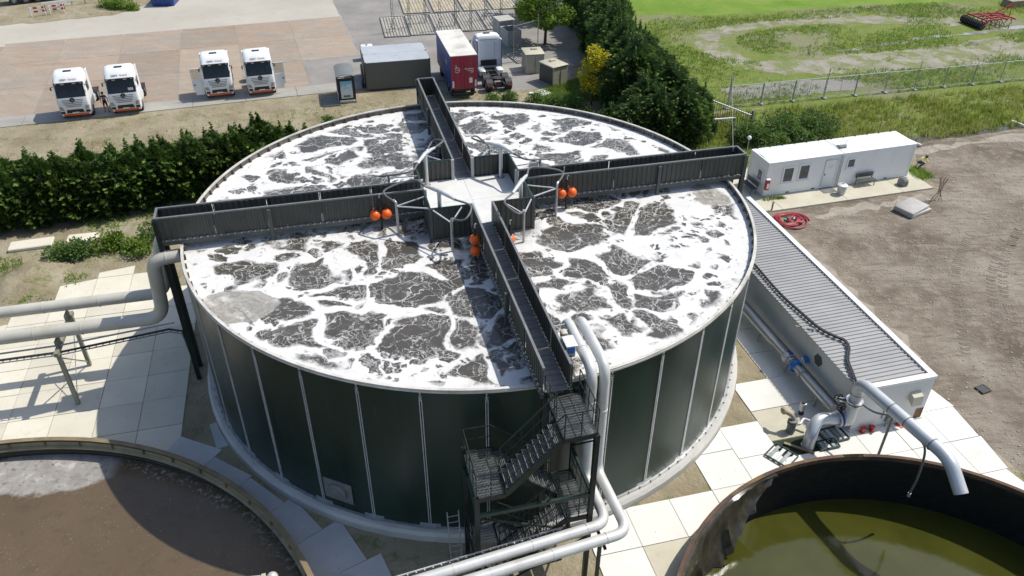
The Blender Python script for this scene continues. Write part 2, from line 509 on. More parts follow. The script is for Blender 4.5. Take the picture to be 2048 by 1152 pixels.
def m_field():
    m = NT('field_grass')
    a = m.noise(.09, 6, .65); b = m.noise(.6, 7, .7); c = m.noise(5, 6, .75)
    col = m.ramp(b, [(.3, (.12,.175,.03)), (.52, (.17,.215,.05)), (.75, (.23,.235,.09))])
    col = m.mix(m.ss(a, .50, .64, 0, .75), col, (.25,.23,.165))
    col = m.mix(m.ss(c, .5, .75, 0, .4), col, (.33,.31,.17))
    col = m.mix(m.ss(c, .45, .25, 0, .6), col, (.05,.075,.015))
    m.bump(m.ma('ADD', c, m.ma('MULTIPLY', b, 1.5)), .9, .15)
    return m.done(col, .95, 0, .15)
def m_meadow():
    m = NT('meadow_green')
    b = m.noise(.18, 7, .65); c = m.noise(4, 6, .7)
    col = m.ramp(b, [(.3, (.10,.19,.02)), (.5, (.15,.235,.035)), (.7, (.215,.265,.06))])
    col = m.mix(m.ss(c, .5, .75, 0, .35), col, (.28,.32,.10))
    m.bump(c, .7, .1)
    return m.done(col, .95, 0, .15)
def m_track():
    m = NT('track_earth')
    b = m.noise(.35, 7, .65); c = m.noise(3.5, 6, .7)
    col = m.ramp(b, [(.3, (.20,.185,.145)), (.5, (.27,.25,.20)), (.72, (.34,.315,.265))])
    col = m.mix(m.ss(m.noise(.45, 9, .75), .45, .57, 0, .9), col, (.15,.18,.052))
    col = m.mix(m.ss(m.noise(1.1, 5), .6, .75, 0, .5), col, (.20,.19,.17))
    m.bump(c, .6, .08)
    return m.done(col, .9, 0, .25)
def m_yard():
    m = NT('yard_concrete')
    v = m.map(m.pos(), (.55, 1.5, 1), (0,0,-R(15)))
    a = m.noise(.16, 7, .6, v); b = m.noise(.7, 8, .65, v); c = m.noise(5, 6, .7)
    col = m.ramp(a, [(.28, (.24,.205,.165)), (.42, (.33,.25,.185)), (.55, (.29,.25,.205)), (.66, (.35,.265,.195)), (.78, (.21,.19,.165))])
    col = m.mix(m.ss(b, .45, .7, 0, .75), col, (.36,.305,.235))
    col = m.mix(m.ss(m.noise(.4, 6, .7, v), .58, .72, 0, .6), col, (.33,.20,.125))
    ring = m.noise(.55, 4, .6, m.pos(), 2.5)
    col = m.mix(m.ss(m.ma('ABSOLUTE', m.ma('SUBTRACT', ring, .5)), .016, .0, 0, .5), col, (.15,.13,.11))
    col = m.mix(m.ss(m.noise(.28, 6, .65, m.vm('ADD', v, (40,9,0))), .54, .68, 0, .6), col, (.24,.225,.20))
    col = m.mix(m.ss(c, .6, .78, 0, .35), col, (.42,.38,.32))
    col = m.mix(1, col, m.ma('MULTIPLY_ADD', m.rnd(), .22, .88), 'MULTIPLY')
    m.bump(c, .3, .02)
    return m.done(col, .85, 0, .25)
def m_conc(name, c1, c2, dark, sc=.5, amt=.5, rnd=.2):
    m = NT(name)
    a = m.noise(sc, 7, .6); b = m.noise(sc*6, 7, .7)
    col = m.ramp(a, [(.3, c1), (.7, c2)])
    col = m.mix(m.ss(b, .52, .75, 0, amt), col, dark)
    sp = m.ss(m.vor(1.6, feature='F1'), .06, .03, 0, .55)
    col = m.mix(sp, col, tuple(x*.35 for x in dark))
    if rnd: col = m.mix(1, col, m.ma('MULTIPLY_ADD', m.rnd(), rnd, 1-rnd*.75), 'MULTIPLY')
    m.bump(b, .3, .01)
    return m.done(col, .85, 0, .25)
def m_asphalt():
    m = NT('asphalt_grey')
    a = m.noise(.25, 7, .65); b = m.noise(7, 6, .7)
    col = m.ramp(a, [(.3, (.19,.18,.165)), (.6, (.27,.255,.235)), (.75, (.34,.32,.285))])
    col = m.mix(m.ss(b, .5, .75, 0, .5), col, (.38,.36,.33))
    m.bump(b, .4, .02)
    return m.done(col, .9, 0, .25)
def m_pavement():
    m = NT('pavement_grey')
    v = m.map(m.pos(), (.6, 1.6, 1), (0,0,-R(15)))
    a = m.noise(.4, 7, .6, v); b = m.noise(5, 6, .7)
    col = m.ramp(a, [(.3, (.26,.25,.225)), (.7, (.37,.355,.315))])
    col = m.mix(m.ss(b, .5, .75, 0, .4), col, (.2,.19,.17))
    m.bump(b, .4, .02)
    return m.done(col, .9, 0, .25)
M['gravel'] = m_gravel(); M['dirt'] = m_dirt(); M['field'] = m_field(); M['meadow'] = m_meadow(); M['track'] = m_track(); M['yard'] = m_yard()
M['asphalt'] = m_asphalt(); M['pave_grey'] = m_pavement()
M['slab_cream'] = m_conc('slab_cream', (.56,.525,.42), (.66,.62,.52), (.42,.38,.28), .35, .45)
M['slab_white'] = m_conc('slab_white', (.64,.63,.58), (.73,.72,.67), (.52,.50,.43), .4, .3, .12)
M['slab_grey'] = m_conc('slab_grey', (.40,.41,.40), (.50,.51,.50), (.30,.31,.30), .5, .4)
M['footing'] = m_conc('footing_concrete', (.44,.43,.395), (.54,.53,.49), (.30,.285,.24), .6, .5, 0)
M['pale_concrete'] = m_conc('pale_concrete', (.37,.345,.285), (.45,.42,.36), (.30,.275,.22), .12, .5, 0)
M['cabin_slab'] = m_conc('cabin_slab', (.46,.43,.33), (.56,.53,.42), (.35,.32,.22), .6, .4, .1)

BR = (16.5, -21.3, 10.05)     # basin with the black liner
BL = (-19.8, -23.3, 15.2)     # basin with brown water
HOLES = [(BR[0], BR[1], BR[2]-.1), (BL[0], BL[1], BL[2]-.12)]

def struct(name, o, label):
    if o is None: return None
    tag(o, label, kind='structure'); return o

# ground sheet out to the horizon, with the two sunken basins cut out of it
struct('ground', sheet('ground', [(-420,-160),(420,-160),(420,600),(-420,600)], 0.0, 'dirt', HOLES), 'bare earth around the plant')
struct('gravel_yard', sheet('gravel_yard', jag([(19.5,10.5),(20.2,12.4),(34.5,16.0),(35,20),(36.3,23.2),(50,26.2),(140,47),(140,-60),(26,-60),(25.4,-14),(23.6,-9),(22.3,-5),(19.0,9.5)], 1.5, .12, 3), .004, 'gravel', HOLES), 'grey brown gravel yard with tyre tracks')
struct('field', sheet('field', jag([(18.5,27),(21,30.5),(60,37.5),(160,58),(260,400),(-60,400),(9,78),(14,60),(17,36)], 4, .4, 5), .004, 'field'), 'rough grass field beyond the mesh fence')
struct('meadow', sheet('meadow', jag([(18,62),(30,60.5),(45,64),(62,66),(80,74),(180,90),(250,390),(-40,390),(14,80)], 2.5, .5, 6), .008, 'meadow'), 'bright green meadow behind the rough field')
struct('verge', sheet('verge', jag([(-70,14),(-40,25),(-13.5,33.8),(6,37.8),(10,35),(8,27),(-10,22),(-34,10),(-70,2)], 1.2, .2, 7), .004, 'dirt'), 'dry grass verge between pavement and hedge')
bank = sheet('bank', jag([(18.3,20),(20.7,19.2),(33.5,21.8),(36.5,23.8),(50,27.3),(100,38),(100,46),(60,37.8),(23.3,31.2),(18,27.5)], 1.0, .2, 8), .008, 'field')
struct('bank', bank, 'overgrown bank beside the ditch')

# field tracks
struct('dirt_track', sheet('dirt_track', ribbon([(64,50.5),(52,46.5),(42,43.2),(34,41.5),(29,43.2),(26.6,47),(26.3,51),(29,55),(36,57.5),(46,58.5),(58,57)], 3.0, amp=.5, seed=4), .013, 'track'), 'worn oval vehicle track across the field')
struct('dirt_track', sheet('dirt_track', jag([(31,40.5),(40,40),(52,42.5),(64,45.5),(80,50),(82,56),(70,53.5),(60,51),(50,48),(40,45.6),(31,44)], 1.0, .45, 11), .018, 'track'), 'broad bare earth strip along the fence')
struct('dirt_track', sheet('dirt_track', jag([(24,33.5),(29,34),(38,36.5),(38,39),(30,38),(24,36.4)], .7, .3, 12), .018, 'asphalt'), 'dark grey patch of ground behind the fence')
# puddles on the track
def m_puddle():
    m = NT('puddle'); m.bump(m.noise(3, 4), .05, .02); return m.done(m.ramp(m.noise(.8, 5), [(.3,(.20,.19,.17)),(.7,(.34,.33,.31))]), .12)
M['puddle'] = m_puddle()
for k, (x, y, a, b) in enumerate([(46,49.2,3.2,.5),(52,51.4,3.6,.55),(58.5,53.0,3.4,.5),(41.5,47.6,2,.35),(64,54.8,3,.5)]):
    pts = [(x+a*math.cos(t)*random.uniform(.7,1.1)-b*math.sin(t)*.3, y+b*math.sin(t)*random.uniform(.6,1.2)+a*math.cos(t)*.22) for t in [i*2*math.pi/22 for i in range(22)]]
    struct('puddle', sheet('puddle', pts, .023, 'puddle'), 'shallow puddle on the muddy field track')
# ditch
def m_murk(name, c1, c2, rough=.08, sc=.8, bump=.03):
    m = NT(name); m.bump(m.noise(2.0, 5, .6), .25, bump)
    return m.done(m.ramp(m.noise(sc, 6, .6), [(.3, c1), (.7, c2)]), rough, 0, .5)
M['ditch_water'] = m_murk('ditch_water', (.055,.05,.035), (.09,.085,.06))
struct('water', sheet('water', ribbon([(35.5,24.0),(40,25.1),(48,27.0),(60,30.0),(80,35)], 1.25, amp=.12, seed=9), .014, 'ditch_water'), 'muddy water in the ditch behind the white cabins')
struct('ditch_edge', sheet('ditch_edge', ribbon([(35.8,23.1),(40,24.1),(48,26.0),(60,29.0),(80,34)], .5, amp=.15, seed=10), .011, 'gravel'), 'crumbled dark edge of the ditch')

# ------------------------------------------------------------------ truck yard
YA = R(15.0); YO = Vector((-20.92, 37.25))
def YD(a, b): return (YO.x+a*math.cos(YA)-b*math.sin(YA), YO.y+a*math.sin(YA)+b*math.cos(YA))
struct('yard_base', sheet('yard_base', [YD(-80,-.15),YD(6.0,-.15),YD(6.0,7.4),YD(12.0,7.4),YD(12.0,80),YD(-80,80)], .006, 'pale_concrete'), 'pale concrete roadway beyond the truck yard')
struct('yard_bed', sheet('yard_bed', [YD(-80,-.1),YD(6.0,-.1),YD(6.0,7.4),YD(11.95,7.4),YD(11.95,21.2),YD(-80,21.2)], .009, 'asphalt'), 'dark joints between the yard slabs')
yard = thing('yard_slabs', 'rust stained concrete slabs of the truck yard', None, kind='structure')
for i in range(-11, 2):
    for j in range(3):
        if i == 1 and j == 0: continue
        a0, b0 = i*5.95, j*7.4
        b1 = b0+7.4
        q = [YD(a0+.03,b0+.03),YD(a0+5.92,b0+.03),YD(a0+5.92,b1-.03-(1.0 if j==2 and i<-4 else 0)),YD(a0+.03,b1-.03)]
        sheet('concrete_slab', q, .02, 'yard', (), yard, .05)
struct('asphalt_lot', sheet('asphalt_lot', jag([YD(6.0,-1.0),(4.8,36.8),(9.5,38.5),(11.5,46),(12.5,60),(10,85),YD(12.0,60),YD(12.0,7.4),YD(6.0,7.4)], 2.0, .15, 14), .010, 'asphalt'), 'grey asphalt under the containers and trailer')
pv = thing('pavement', 'grey concrete edging strip along the truck yard', None, kind='structure')
for i in range(-12, 7):
    sheet('pavement_slab', [YD(i*4.6+.02,-2.35),YD(i*4.6+4.58,-2.35),YD(i*4.6+4.58,-.06),YD(i*4.6+.02,-.06)], .05, 'pave_grey', (), pv, .08)

# ------------------------------------------------------------------ 2 x 2 m paving plates round the tank
pav = thing('paving', 'cream concrete plates beside the tank', None, kind='structure')
T0 = (0, 0, 14.25)
GTOP = {-1: 9.2, -2: 11.2, -3: 11.4, -4: 10.6, -5: 8.9, -6: 6.6, -7: 3.4, -8: 1.6}
for i in range(-8, 0):
    for j in range(-9, 10):
        e0 = -15.2+(i)*2.04; g0 = -7.9+j*2.05
        cx, cy = S2(e0+1, g0+1)
        if math.hypot(cx-BL[0], cy-BL[1]) < BL[2]-1.6: continue
        g1 = min(g0+2.035, GTOP[i]+random.uniform(-.5,.1))
        if g1-g0 < .5: continue
        dz = random.uniform(-.008, .008)
        q = [S2(e0+.015,g0+.015),S2(e0+2.025,g0+.015),S2(e0+2.025,g1 if g1 > g0+2 else g1+.35),S2(e0+.015,g1)]
        sheet('paving_plate', q, .045+dz, 'slab_cream', [(BL[0],BL[1],BL[2]+.02), T0], pav, .12)
pav2 = thing('paving', 'sunlit white concrete plates round the pump house', None, kind='structure')
rg = random.Random(5)
for i in range(-4, 6):
    for j in range(-9, 8):
        e0 = 9.78+i*2.04; g0 = (-13.7 if i < 0 else -12.3 if i < 1 else -11.65)+j*2.05
        cx, cy = S2(e0+1, g0+1); d = math.hypot(cx, cy)
        if d < 13.6 or (i > 3 and j > 0) or (i > 1 and j > 5): continue
        if (i < -1 and j >= 0) or (i == 0 and j > 0) or (i == 1 and j > 1) or (i == -1 and j > 1): continue
        g1 = g0+2.035
        if (i, j) == (1, -1): g1 = -12.75
        q = [S2(e0+.015,g0+.015),S2(e0+2.025,g0+.015),S2(e0+2.025,g1),S2(e0+.015,g1)]
        if i == 5: q[1] = S2(e0+1.6+rg.uniform(-.2,.3),g0+.015); q[2] = S2(e0+1.5+rg.uniform(-.2,.3),g1)
        sheet('paving_plate', q, .045+rg.uniform(-.008,.008), 'cabin_slab' if (i,j) in ((1,0),(-3,-2)) else 'slab_white', [(BR[0],BR[1],BR[2]+.02), T0], pav2, .12)
# plates following the rim of the brown basin
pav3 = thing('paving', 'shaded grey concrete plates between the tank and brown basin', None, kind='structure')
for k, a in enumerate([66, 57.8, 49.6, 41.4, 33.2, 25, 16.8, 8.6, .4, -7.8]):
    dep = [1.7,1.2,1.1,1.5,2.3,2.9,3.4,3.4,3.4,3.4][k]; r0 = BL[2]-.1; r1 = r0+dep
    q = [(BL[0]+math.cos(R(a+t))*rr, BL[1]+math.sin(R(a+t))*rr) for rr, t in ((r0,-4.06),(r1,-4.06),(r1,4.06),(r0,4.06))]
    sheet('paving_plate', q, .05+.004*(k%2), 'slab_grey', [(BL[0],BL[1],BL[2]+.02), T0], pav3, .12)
for (x, y, a) in [(-11.6,-7.2,25),(-6.2,-16.2,-14)]:
    q = [(x+math.cos(R(a))*u-math.sin(R(a))*v, y+math.sin(R(a))*u+math.cos(R(a))*v) for u, v in ((-1,-.9),(1,-.9),(1,.9),(-1,.9))]
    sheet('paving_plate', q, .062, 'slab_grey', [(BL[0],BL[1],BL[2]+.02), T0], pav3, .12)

# ------------------------------------------------------------------ the big aeration tank
TR, TB, TH = 13.8, 0.5, 8.04
def m_tankwall():
    m = NT('tank_enamel')
    v = m.map(m.pos(), (1, 1, .18)); a = m.noise(.5, 6, .6, v); b = m.noise(5, 6, .65, m.map(m.pos(), (1,1,.08)))
    col = m.ramp(a, [(.3, (.007,.016,.012)), (.7, (.013,.038,.027))])
    col = m.mix(m.ss(b, .58, .80, 0, .35), col, (.09,.105,.09))
    col = m.mix(m.ss(m.noise(.9, 7, .7), .56, .80, 0, .28), col, (.06,.068,.054))
    return m.done(col, m.ss(a, .3, .7, .26, .44), 0, .4)
M['tank_wall'] = m_tankwall()
def m_inner():
    m = NT('tank_inner'); a = m.noise(1.5, 7, .65, m.map(m.pos(), (1,1,.3)))
    return m.done(m.ramp(a, [(.3,(.05,.046,.04)),(.5,(.11,.10,.085)),(.7,(.22,.205,.175))]), .8)
M['tank_inner'] = m_inner()
def m_rim():
    m = NT('tank_rim'); a = m.noise(1.2, 7, .65)
    return m.done(m.ramp(a, [(.3,(.36,.34,.29)),(.5,(.52,.50,.45)),(.7,(.66,.64,.59))]), .6)
M['tank_rim'] = m_rim()
tank = thing('aeration_tank', 'large round dark green steel tank brim full of foaming sludge', 'tank')
pm = MB(); n = 5
for s_, rr in ((0, TR), (1, TR-.05)):
    pass
prof = [(TR, TB), (TR, TH-.04), (TR-.05, TH-.04), (TR-.05, TB)]
pm.lathe(prof, n, (0,0,0), R(.06), R(9.94), closed_prof=True)
pme = pm.mesh('wall_panel', 30)
for k in range(36):
    o = link('wall_panel', pme, 'tank_wall', tank); o.rotation_euler = (0,0,R(1.4+10*k))
# silver bolted joint strips
sm = MB()
for off in (-.0028, .0032):
    a = off
    sm.box(((TR+.012)*math.cos(a), (TR+.012)*math.sin(a), (TB+TH)/2-.25), (.02, .034, TH-TB-.55), a)
for k in range(84):
    z = TB+.15+k*.085
    for a in (-.0030, .0034): sm.box(((TR+.03)*math.cos(a), (TR+.03)*math.sin(a), z), (.03, .03, .03), a)
sm.box(((TR+.008), 0, TH-.3), (.012, .03, .56))
for z in (TH-.18, TH-.42): sm.box((TR+.03, .0, z), (.05,.05,.05))
sme = sm.mesh('joint_strip')
for k in range(36):
    o = link('joint_strip', sme, 'galv_light', tank); o.rotation_euler = (0,0,R(1.4+10*k))
im = MB(); im.lathe([(TR-.055, TB+.2), (TR-.055, TH-.05)], 144); im.build('inner_lining', 'tank_inner', tank)
rm = MB(); rm.lathe([(TR-.09, TH-.05), (TR+.03, TH-.05), (TR+.03, TH+.01), (TR-.09, TH+.01)], 144, closed_prof=True); rm.build('rim_angle', 'tank_rim', tank)
rb = MB(); rb.lathe([(TR+.02, TH-.14), (TR+.05, TH-.14), (TR+.05, TH-.06), (TR+.02, TH-.06)], 144, closed_prof=True); rb.build('rim_band', 'tank_rim', tank)
bk = MB(); bk.box((TR-.115, 0, TH-.26), (.10, .10, .40)); bme = bk.mesh('rim_bracket')
for k in range(108):
    o = link('rim_bracket', bme, 'tank_inner', tank); o.rotation_euler = (0,0,R(3.33*k+.8))
br_ = MB(); br_.lathe([(TR+.005, TB-.02), (TR+.16, TB-.02), (TR+.16, TB+.02), (TR+.03, TB+.02), (TR+.03, TB+.16), (TR+.005, TB+.16)], 36, (0,0,0), R(1.4), R(361.4), closed_prof=True)
br_.build('base_angle', 'galv', tank)
bb = MB()
for k in range(4): bb.box((TR+.10, -.9+k*.6, TB+.05), (.07,.07,.07))
bbm = bb.mesh('anchor_bolts')
for k in range(36):
    o = link('anchor_bolts', bbm, 'galv', tank); o['kind'] = 'stuff'; o.rotation_euler = (0,0,R(6.4+10*k))
ft = MB(); ft.lathe([(TR-.6, .0), (14.22, .0), (14.22, .34), (14.10, .46), (TR-.6, .48)], 72, closed_prof=True); ft.build('footing', 'footing', tank)
# manhole plate low on the wall
am = math.atan2(-12.3, -5.75)
mh = MB(); mh.box((TR+.02, 0, 1.55), (.04, 1.35, 1.15)); mho = mh.build('manhole_plate', 'rail_grey', tank); mho.rotation_euler = (0,0,am)
mc = MB(); mc.lathe([(.001,0),(.42,0),(.42,.10),(.36,.13),(.001,.13)], 24, (TR+.04,0,1.55), axis='X'); mco = mc.build('manhole_cover', 'rail_grey', mho)

# foam
def m_foam():
    m = NT('foaming_sludge')
    p = m.map(m.pos(), (1, 1, 0))
    c_ = lambda sc, det, amp, off=(0,0,0): m.vm('MULTIPLY', m.vm('SUBTRACT', m.noise(sc, det, .55, m.vm('ADD', p, off), color=True), (.5,.5,.5)), (amp,amp,0))
    wv = c_(.16, 2, 5.0); w2 = c_(.8, 3, 1.1); w3 = c_(2.6, 4, .5)
    q = m.vm('ADD', m.vm('ADD', p, wv), w2); qs = m.map(q, (1, 1.25, 1), (0,0,R(25)))
    q2 = m.vm('ADD', m.vm('ADD', m.vm('ADD', p, m.vm('MULTIPLY', wv, (.5,.5,0))), m.vm('MULTIPLY', w2, (.8,.8,0))), w3)
    big = m.noise(.13, 3, .5, p); med = m.noise(.55, 5, .6, p); fine = m.noise(5, 6, .7, p); fog = m.noise(1.4, 7, .65, q2)
    rag = m.ma('MULTIPLY', m.ma('SUBTRACT', fine, .5), .06)
    r = m.vm('LENGTH', p, (0,0,0))
    rn = m.ma('ADD', r, m.ma('MULTIPLY', m.ma('SUBTRACT', m.noise(.35, 4, .55, p), .5), 5.0))
    edge = m.ss(rn, 11.6, 13.8)
    # rounded pools of open water: inside both a disc and a shrunken cell
    def pools(sc, rad, thr, vec):
        f1 = m.vor(sc, vec, 'F1'); ed = m.vor(sc, vec)
        a = m.ss(m.ma('ADD', f1, rag), rad, m.ma('SUBTRACT', rad, .09)); b = m.ss(m.ma('ADD', ed, rag), thr, m.ma('ADD', thr, .05))
        return m.ma('MULTIPLY', a, b)
    thr1 = m.ma('ADD', m.ss(big, .34, .66, .030, .105), m.ma('MULTIPLY', edge, .08))
    rad1 = m.ma('SUBTRACT', m.ss(med, .3, .7, .80, .58), m.ma('MULTIPLY', edge, .22))
    p1 = pools(.37, rad1, thr1, qs)
    p2 = pools(.95, m.ma('SUBTRACT', m.ss(med, .3, .7, .64, .42), m.ma('MULTIPLY', edge, .2)), m.ma('ADD', m.ss(big, .3, .7, .045, .12), m.ma('MULTIPLY', edge, .06)), q2)
    p2 = m.ma('MULTIPLY', p2, m.ss(m.noise(.3, 4, .6, m.vm('ADD', p, (31,12,0))), .42, .50))
    p3 = m.ma('MULTIPLY', pools(2.3, .42, .10, q2), m.ss(m.noise(.5, 4, .6, m.vm('ADD', p, (3,55,0))), .50, .58))
    pool = m.ma('MAXIMUM', m.ma('MAXIMUM', p1, p2), p3)
    # churned water around the platform
    mid = m.ss(rn, 4.6, 2.6); pool = m.ma('MAXIMUM', pool, m.ma('MULTIPLY', mid, m.ss(med, .38, .52)))
    # delicate veins drifting over the pools
    v1 = m.ss(m.ma('ADD', m.vor(1.25, q2), m.ma('MULTIPLY', rag, .5)), .030, .006); v2 = m.ss(m.ma('ADD', m.vor(2.9, q2), rag), .040, .008)
    rid = m.ss(m.ma('ABSOLUTE', m.ma('SUBTRACT', m.noise(.9, 4, .6, q2), .5)), .011, .002)
    vm_ = m.ss(m.noise(.6, 4, .6, m.vm('ADD', p, (7,3,0))), .36, .58); vm2 = m.ss(m.noise(.45, 4, .6, m.vm('ADD', p, (17,23,0))), .44, .58)
    vein = m.ma('MAXIMUM', m.ma('MAXIMUM', m.ma('MULTIPLY', v1, m.ma('MULTIPLY', vm_, .8)), m.ma('MULTIPLY', v2, m.ma('MULTIPLY', vm2, .5))), m.ma('MULTIPLY', rid, .6))
    haze_ = m.ma('MULTIPLY', m.ss(fog, .55, .75), m.ma('MULTIPLY', vm2, .35))
    foam = m.ma('MAXIMUM', m.ma('SUBTRACT', 1.0, pool), m.ma('MAXIMUM', vein, haze_))
    foam = m.ma('MAXIMUM', foam, m.ss(m.ma('ADD', r, m.ma('ADD', m.ma('MULTIPLY', m.ma('SUBTRACT', m.noise(.8,5,.6,p), .5), 1.4), m.ma('MULTIPLY', rag, 3))), 13.0, 13.35))
    slick = None; ringv = None
    for (cx, cy, rad, sy) in ((-9.9,-7.9,1.7,1.35), (11.6,4.2,1.0,1.0), (12.4,1.0,.95,.8)):
        pc = m.vm('MULTIPLY', m.vm('SUBTRACT', m.vm('ADD', p, m.vm('MULTIPLY', w2, (1.1,1.1,0))), (cx, cy, 0)), (1, sy, 0))
        dd = m.vm('LENGTH', pc, (0,0,0)); f = m.ss(dd, rad, rad-.10)
        rv = m.ma('FRACT', m.ma('MULTIPLY', m.ma('ADD', dd, m.ma('MULTIPLY', m.noise(.9, 4, .6, pc), 1.6)), 2.6))
        slick = f if slick is None else m.ma('MAXIMUM', slick, f)
        ringv = rv if ringv is None else m.ma('ADD', m.ma('MULTIPLY', f, rv), m.ma('MULTIPLY', m.ma('SUBTRACT', 1.0, f), ringv))
    marb = m.mix(m.ma('MULTIPLY', m.ma('ABSOLUTE', m.ma('SUBTRACT', ringv, .5)), 1.7), (.26,.245,.215), (.36,.345,.31))
    marb = m.mix(m.ss(m.noise(1.1, 5, .6, q2), .52, .68, 0, .8), marb, (.62,.60,.56))
    dark = m.ramp(m.noise(.35, 5, .6, p), [(.3,(.060,.055,.046)),(.7,(.090,.081,.065))])
    white = m.ramp(m.noise(1.1, 7, .68, q2), [(.22,(.43,.42,.395)),(.40,(.60,.595,.575)),(.75,(.70,.695,.675))])
    thin = m.mix(foam, dark, white)
    col = m.mix(slick, thin, marb)
    hf = m.ma('ADD', m.ma('MULTIPLY', foam, m.ma('ADD', .7, m.ma('MULTIPLY', m.noise(3.5, 6, .65, p), .9))), m.ma('MULTIPLY', m.noise(2.2, 4, .5, p), .25))
    m.bump(hf, .5, .09)
    return m.done(col, m.ss(foam, .1, .7, .16, .85), 0, .5)
M['foam'] = m_foam()
wt = MB(); wt.lathe([(.001, 7.72)]+[(TR-.056, 7.72)], 144)
wo = wt.build('water', 'foam', None, None); tag(wo, 'dark sludge streaked with white foam filling the round tank', kind='structure')

# ------------------------------------------------------------------ cross shaped walkway over the tank
ZD, ZR, HW, PH = 8.30, 9.42, .49, 2.47
brg = thing('walkway', 'cross shaped walkway with dark corrugated sides spanning the foaming tank', 'walkway', (0,0,0), SITE)
arms = [('W', Vector((-1,0)), 14.65), ('E', Vector((1,0)), 14.55), ('N', Vector((0,1)), 14.5), ('S', Vector((0,-1)), 14.55)]
plank_me = MB().box((0,0,0), (2*HW-.10, .26, .04)).mesh('deck_plank')
for nm, d, L in arms:
    side = Vector((-d.y, d.x))
    nb = 5; seg = (L-PH)/nb
    for s in (-1, 1):
        o_ = side*HW*s; nrm = side*s
        for b in range(nb):
            p0 = d*(PH+b*seg+.04)+o_; p1 = d*(PH+(b+1)*seg-.04)+o_
            mb = MB(); mb.corr(p0, p1, ZD-.02, ZR-.06, .27, .04, nrm); mb.build('side_panel', 'panel_dark', brg, None)
            q = d*(PH+(b+1)*seg)+o_+nrm*.05
            MB().box((q.x,q.y,(ZD+ZR)/2-.12), (.05,.05,ZR-ZD+.16)).build('post', 'panel_mid', brg, None)
        a = d*PH+o_; c = d*L+o_
        MB().bar((a.x,a.y,ZR), (c.x,c.y,ZR), .09, .07).build('handrail', 'rail_grey', brg, None)
        a2 = d*PH+o_+nrm*.03; c2 = d*L+o_+nrm*.03
        MB().bar((a2.x,a2.y,ZD-.16), (c2.x,c2.y,ZD-.16), .10, .22).build('beam', 'panel_mid', brg, None)
        MB().bar((a2.x+nrm.x*.05,a2.y+nrm.y*.05,ZD-.04), (c2.x+nrm.x*.05,c2.y+nrm.y*.05,ZD-.04), .05, .03).build('kick_strip', 'rail_grey', brg, None)
        bt = MB()
        for k in range(int((L-PH)/.3)):
            q = d*(PH+.2+k*.3)+o_-nrm*.03; bt.box((q.x,q.y,ZD+.05), (.06,.06,.05))
            q = d*(PH+.2+k*.3)+o_+nrm*.09; bt.box((q.x,q.y,ZD-.02), (.05,.05,.05))
        bt.build('bolt_row', 'galv_light', brg, None)['kind'] = 'stuff'
        # columns standing in the tank
        q = d*9.7+o_+nrm*.12
        MB().box((q.x,q.y,(ZR-.1+6.9)/2), (.16,.16,ZR-.1-6.9)).build('column', 'panel_mid', brg, None)
    npl = int((L-PH)/.28)
    for k in range(npl):
        q = d*(PH+.16+k*.28); o = link('deck_plank', plank_me, 'plank', brg, (q.x,q.y,ZD-.02+.006*(k%2)), math.atan2(d.y,d.x)-math.pi/2)
    q0 = d*PH; q1 = d*L
    MB().bar((q0.x,q0.y,ZD-.09), (q1.x,q1.y,ZD-.09), .55, .06).build('deck_bearer', 'panel_mid', brg, None)
    if nm != 'S':
        a = d*L-side*HW; b = d*L+side*HW
        MB().corr(a, b, ZD-.02, ZR-.06, .27, .04, d).build('end_panel', 'panel_dark', brg, None)
        MB().bar((a.x-side.x*.04,a.y-side.y*.04,ZR+.003), (b.x+side.x*.04,b.y+side.y*.04,ZR+.003), .09, .075).build('end_rail', 'rail_grey', brg, None)
        for s in (-1,1):
            q = d*(L+.02)+side*HW*s*1.06
            top = ZR-.04
            MB().box((q.x,q.y,top/2), (.2,.2,top)).build('end_column', 'stair_dark' if nm == 'W' else 'panel_mid', brg, None)
for sx in (-1,1):
    for sy in (-1,1):
        for (a, b, nr) in (((sx*HW, sy*PH), (sx*PH, sy*PH), (0, sy)), ((sx*PH, sy*PH), (sx*PH, sy*HW), (sx, 0))):
            MB().corr(a, b, ZD-.9, ZR-.02, .26, .04, nr).build('side_panel', 'panel_dark', brg, None)
            MB().bar((*a, ZR), (*b, ZR), .07, .05).build('handrail', 'dark_green', brg, None)
            a_ = (a[0]+nr[0]*.06, a[1]+nr[1]*.06, ZD-.55); b_ = (b[0]+nr[0]*.06, b[1]+nr[1]*.06, ZD-.55)
            MB().bar(a_, b_, .06, .06).build('stiffener', 'rail_grey', brg, None)
        MB().box((sx*PH, sy*PH, (ZR+6.9)/2), (.14,.14,ZR-6.9)).build('column', 'panel_mid', brg, None)
        for q in ((sx*(HW+.03), sy*(PH-.06)), (sx*(PH-.06), sy*(HW+.03))):
            MB().box((q[0], q[1], (ZD+ZR)/2), (.15,.15,ZR-ZD+.03)).build('opening_post', 'post_pale', brg, None)
        MB().ab(sx*.006, sx*(PH-.03), sy*.006, sy*(PH-.03), ZD-.08, ZD+.012).build('deck_plate', 'deck_plate', brg, None)
MB().ab(-PH+.1, PH-.1, -PH+.1, PH-.1, ZD-.3, ZD-.1).build('deck_frame', 'panel_mid', brg, None)

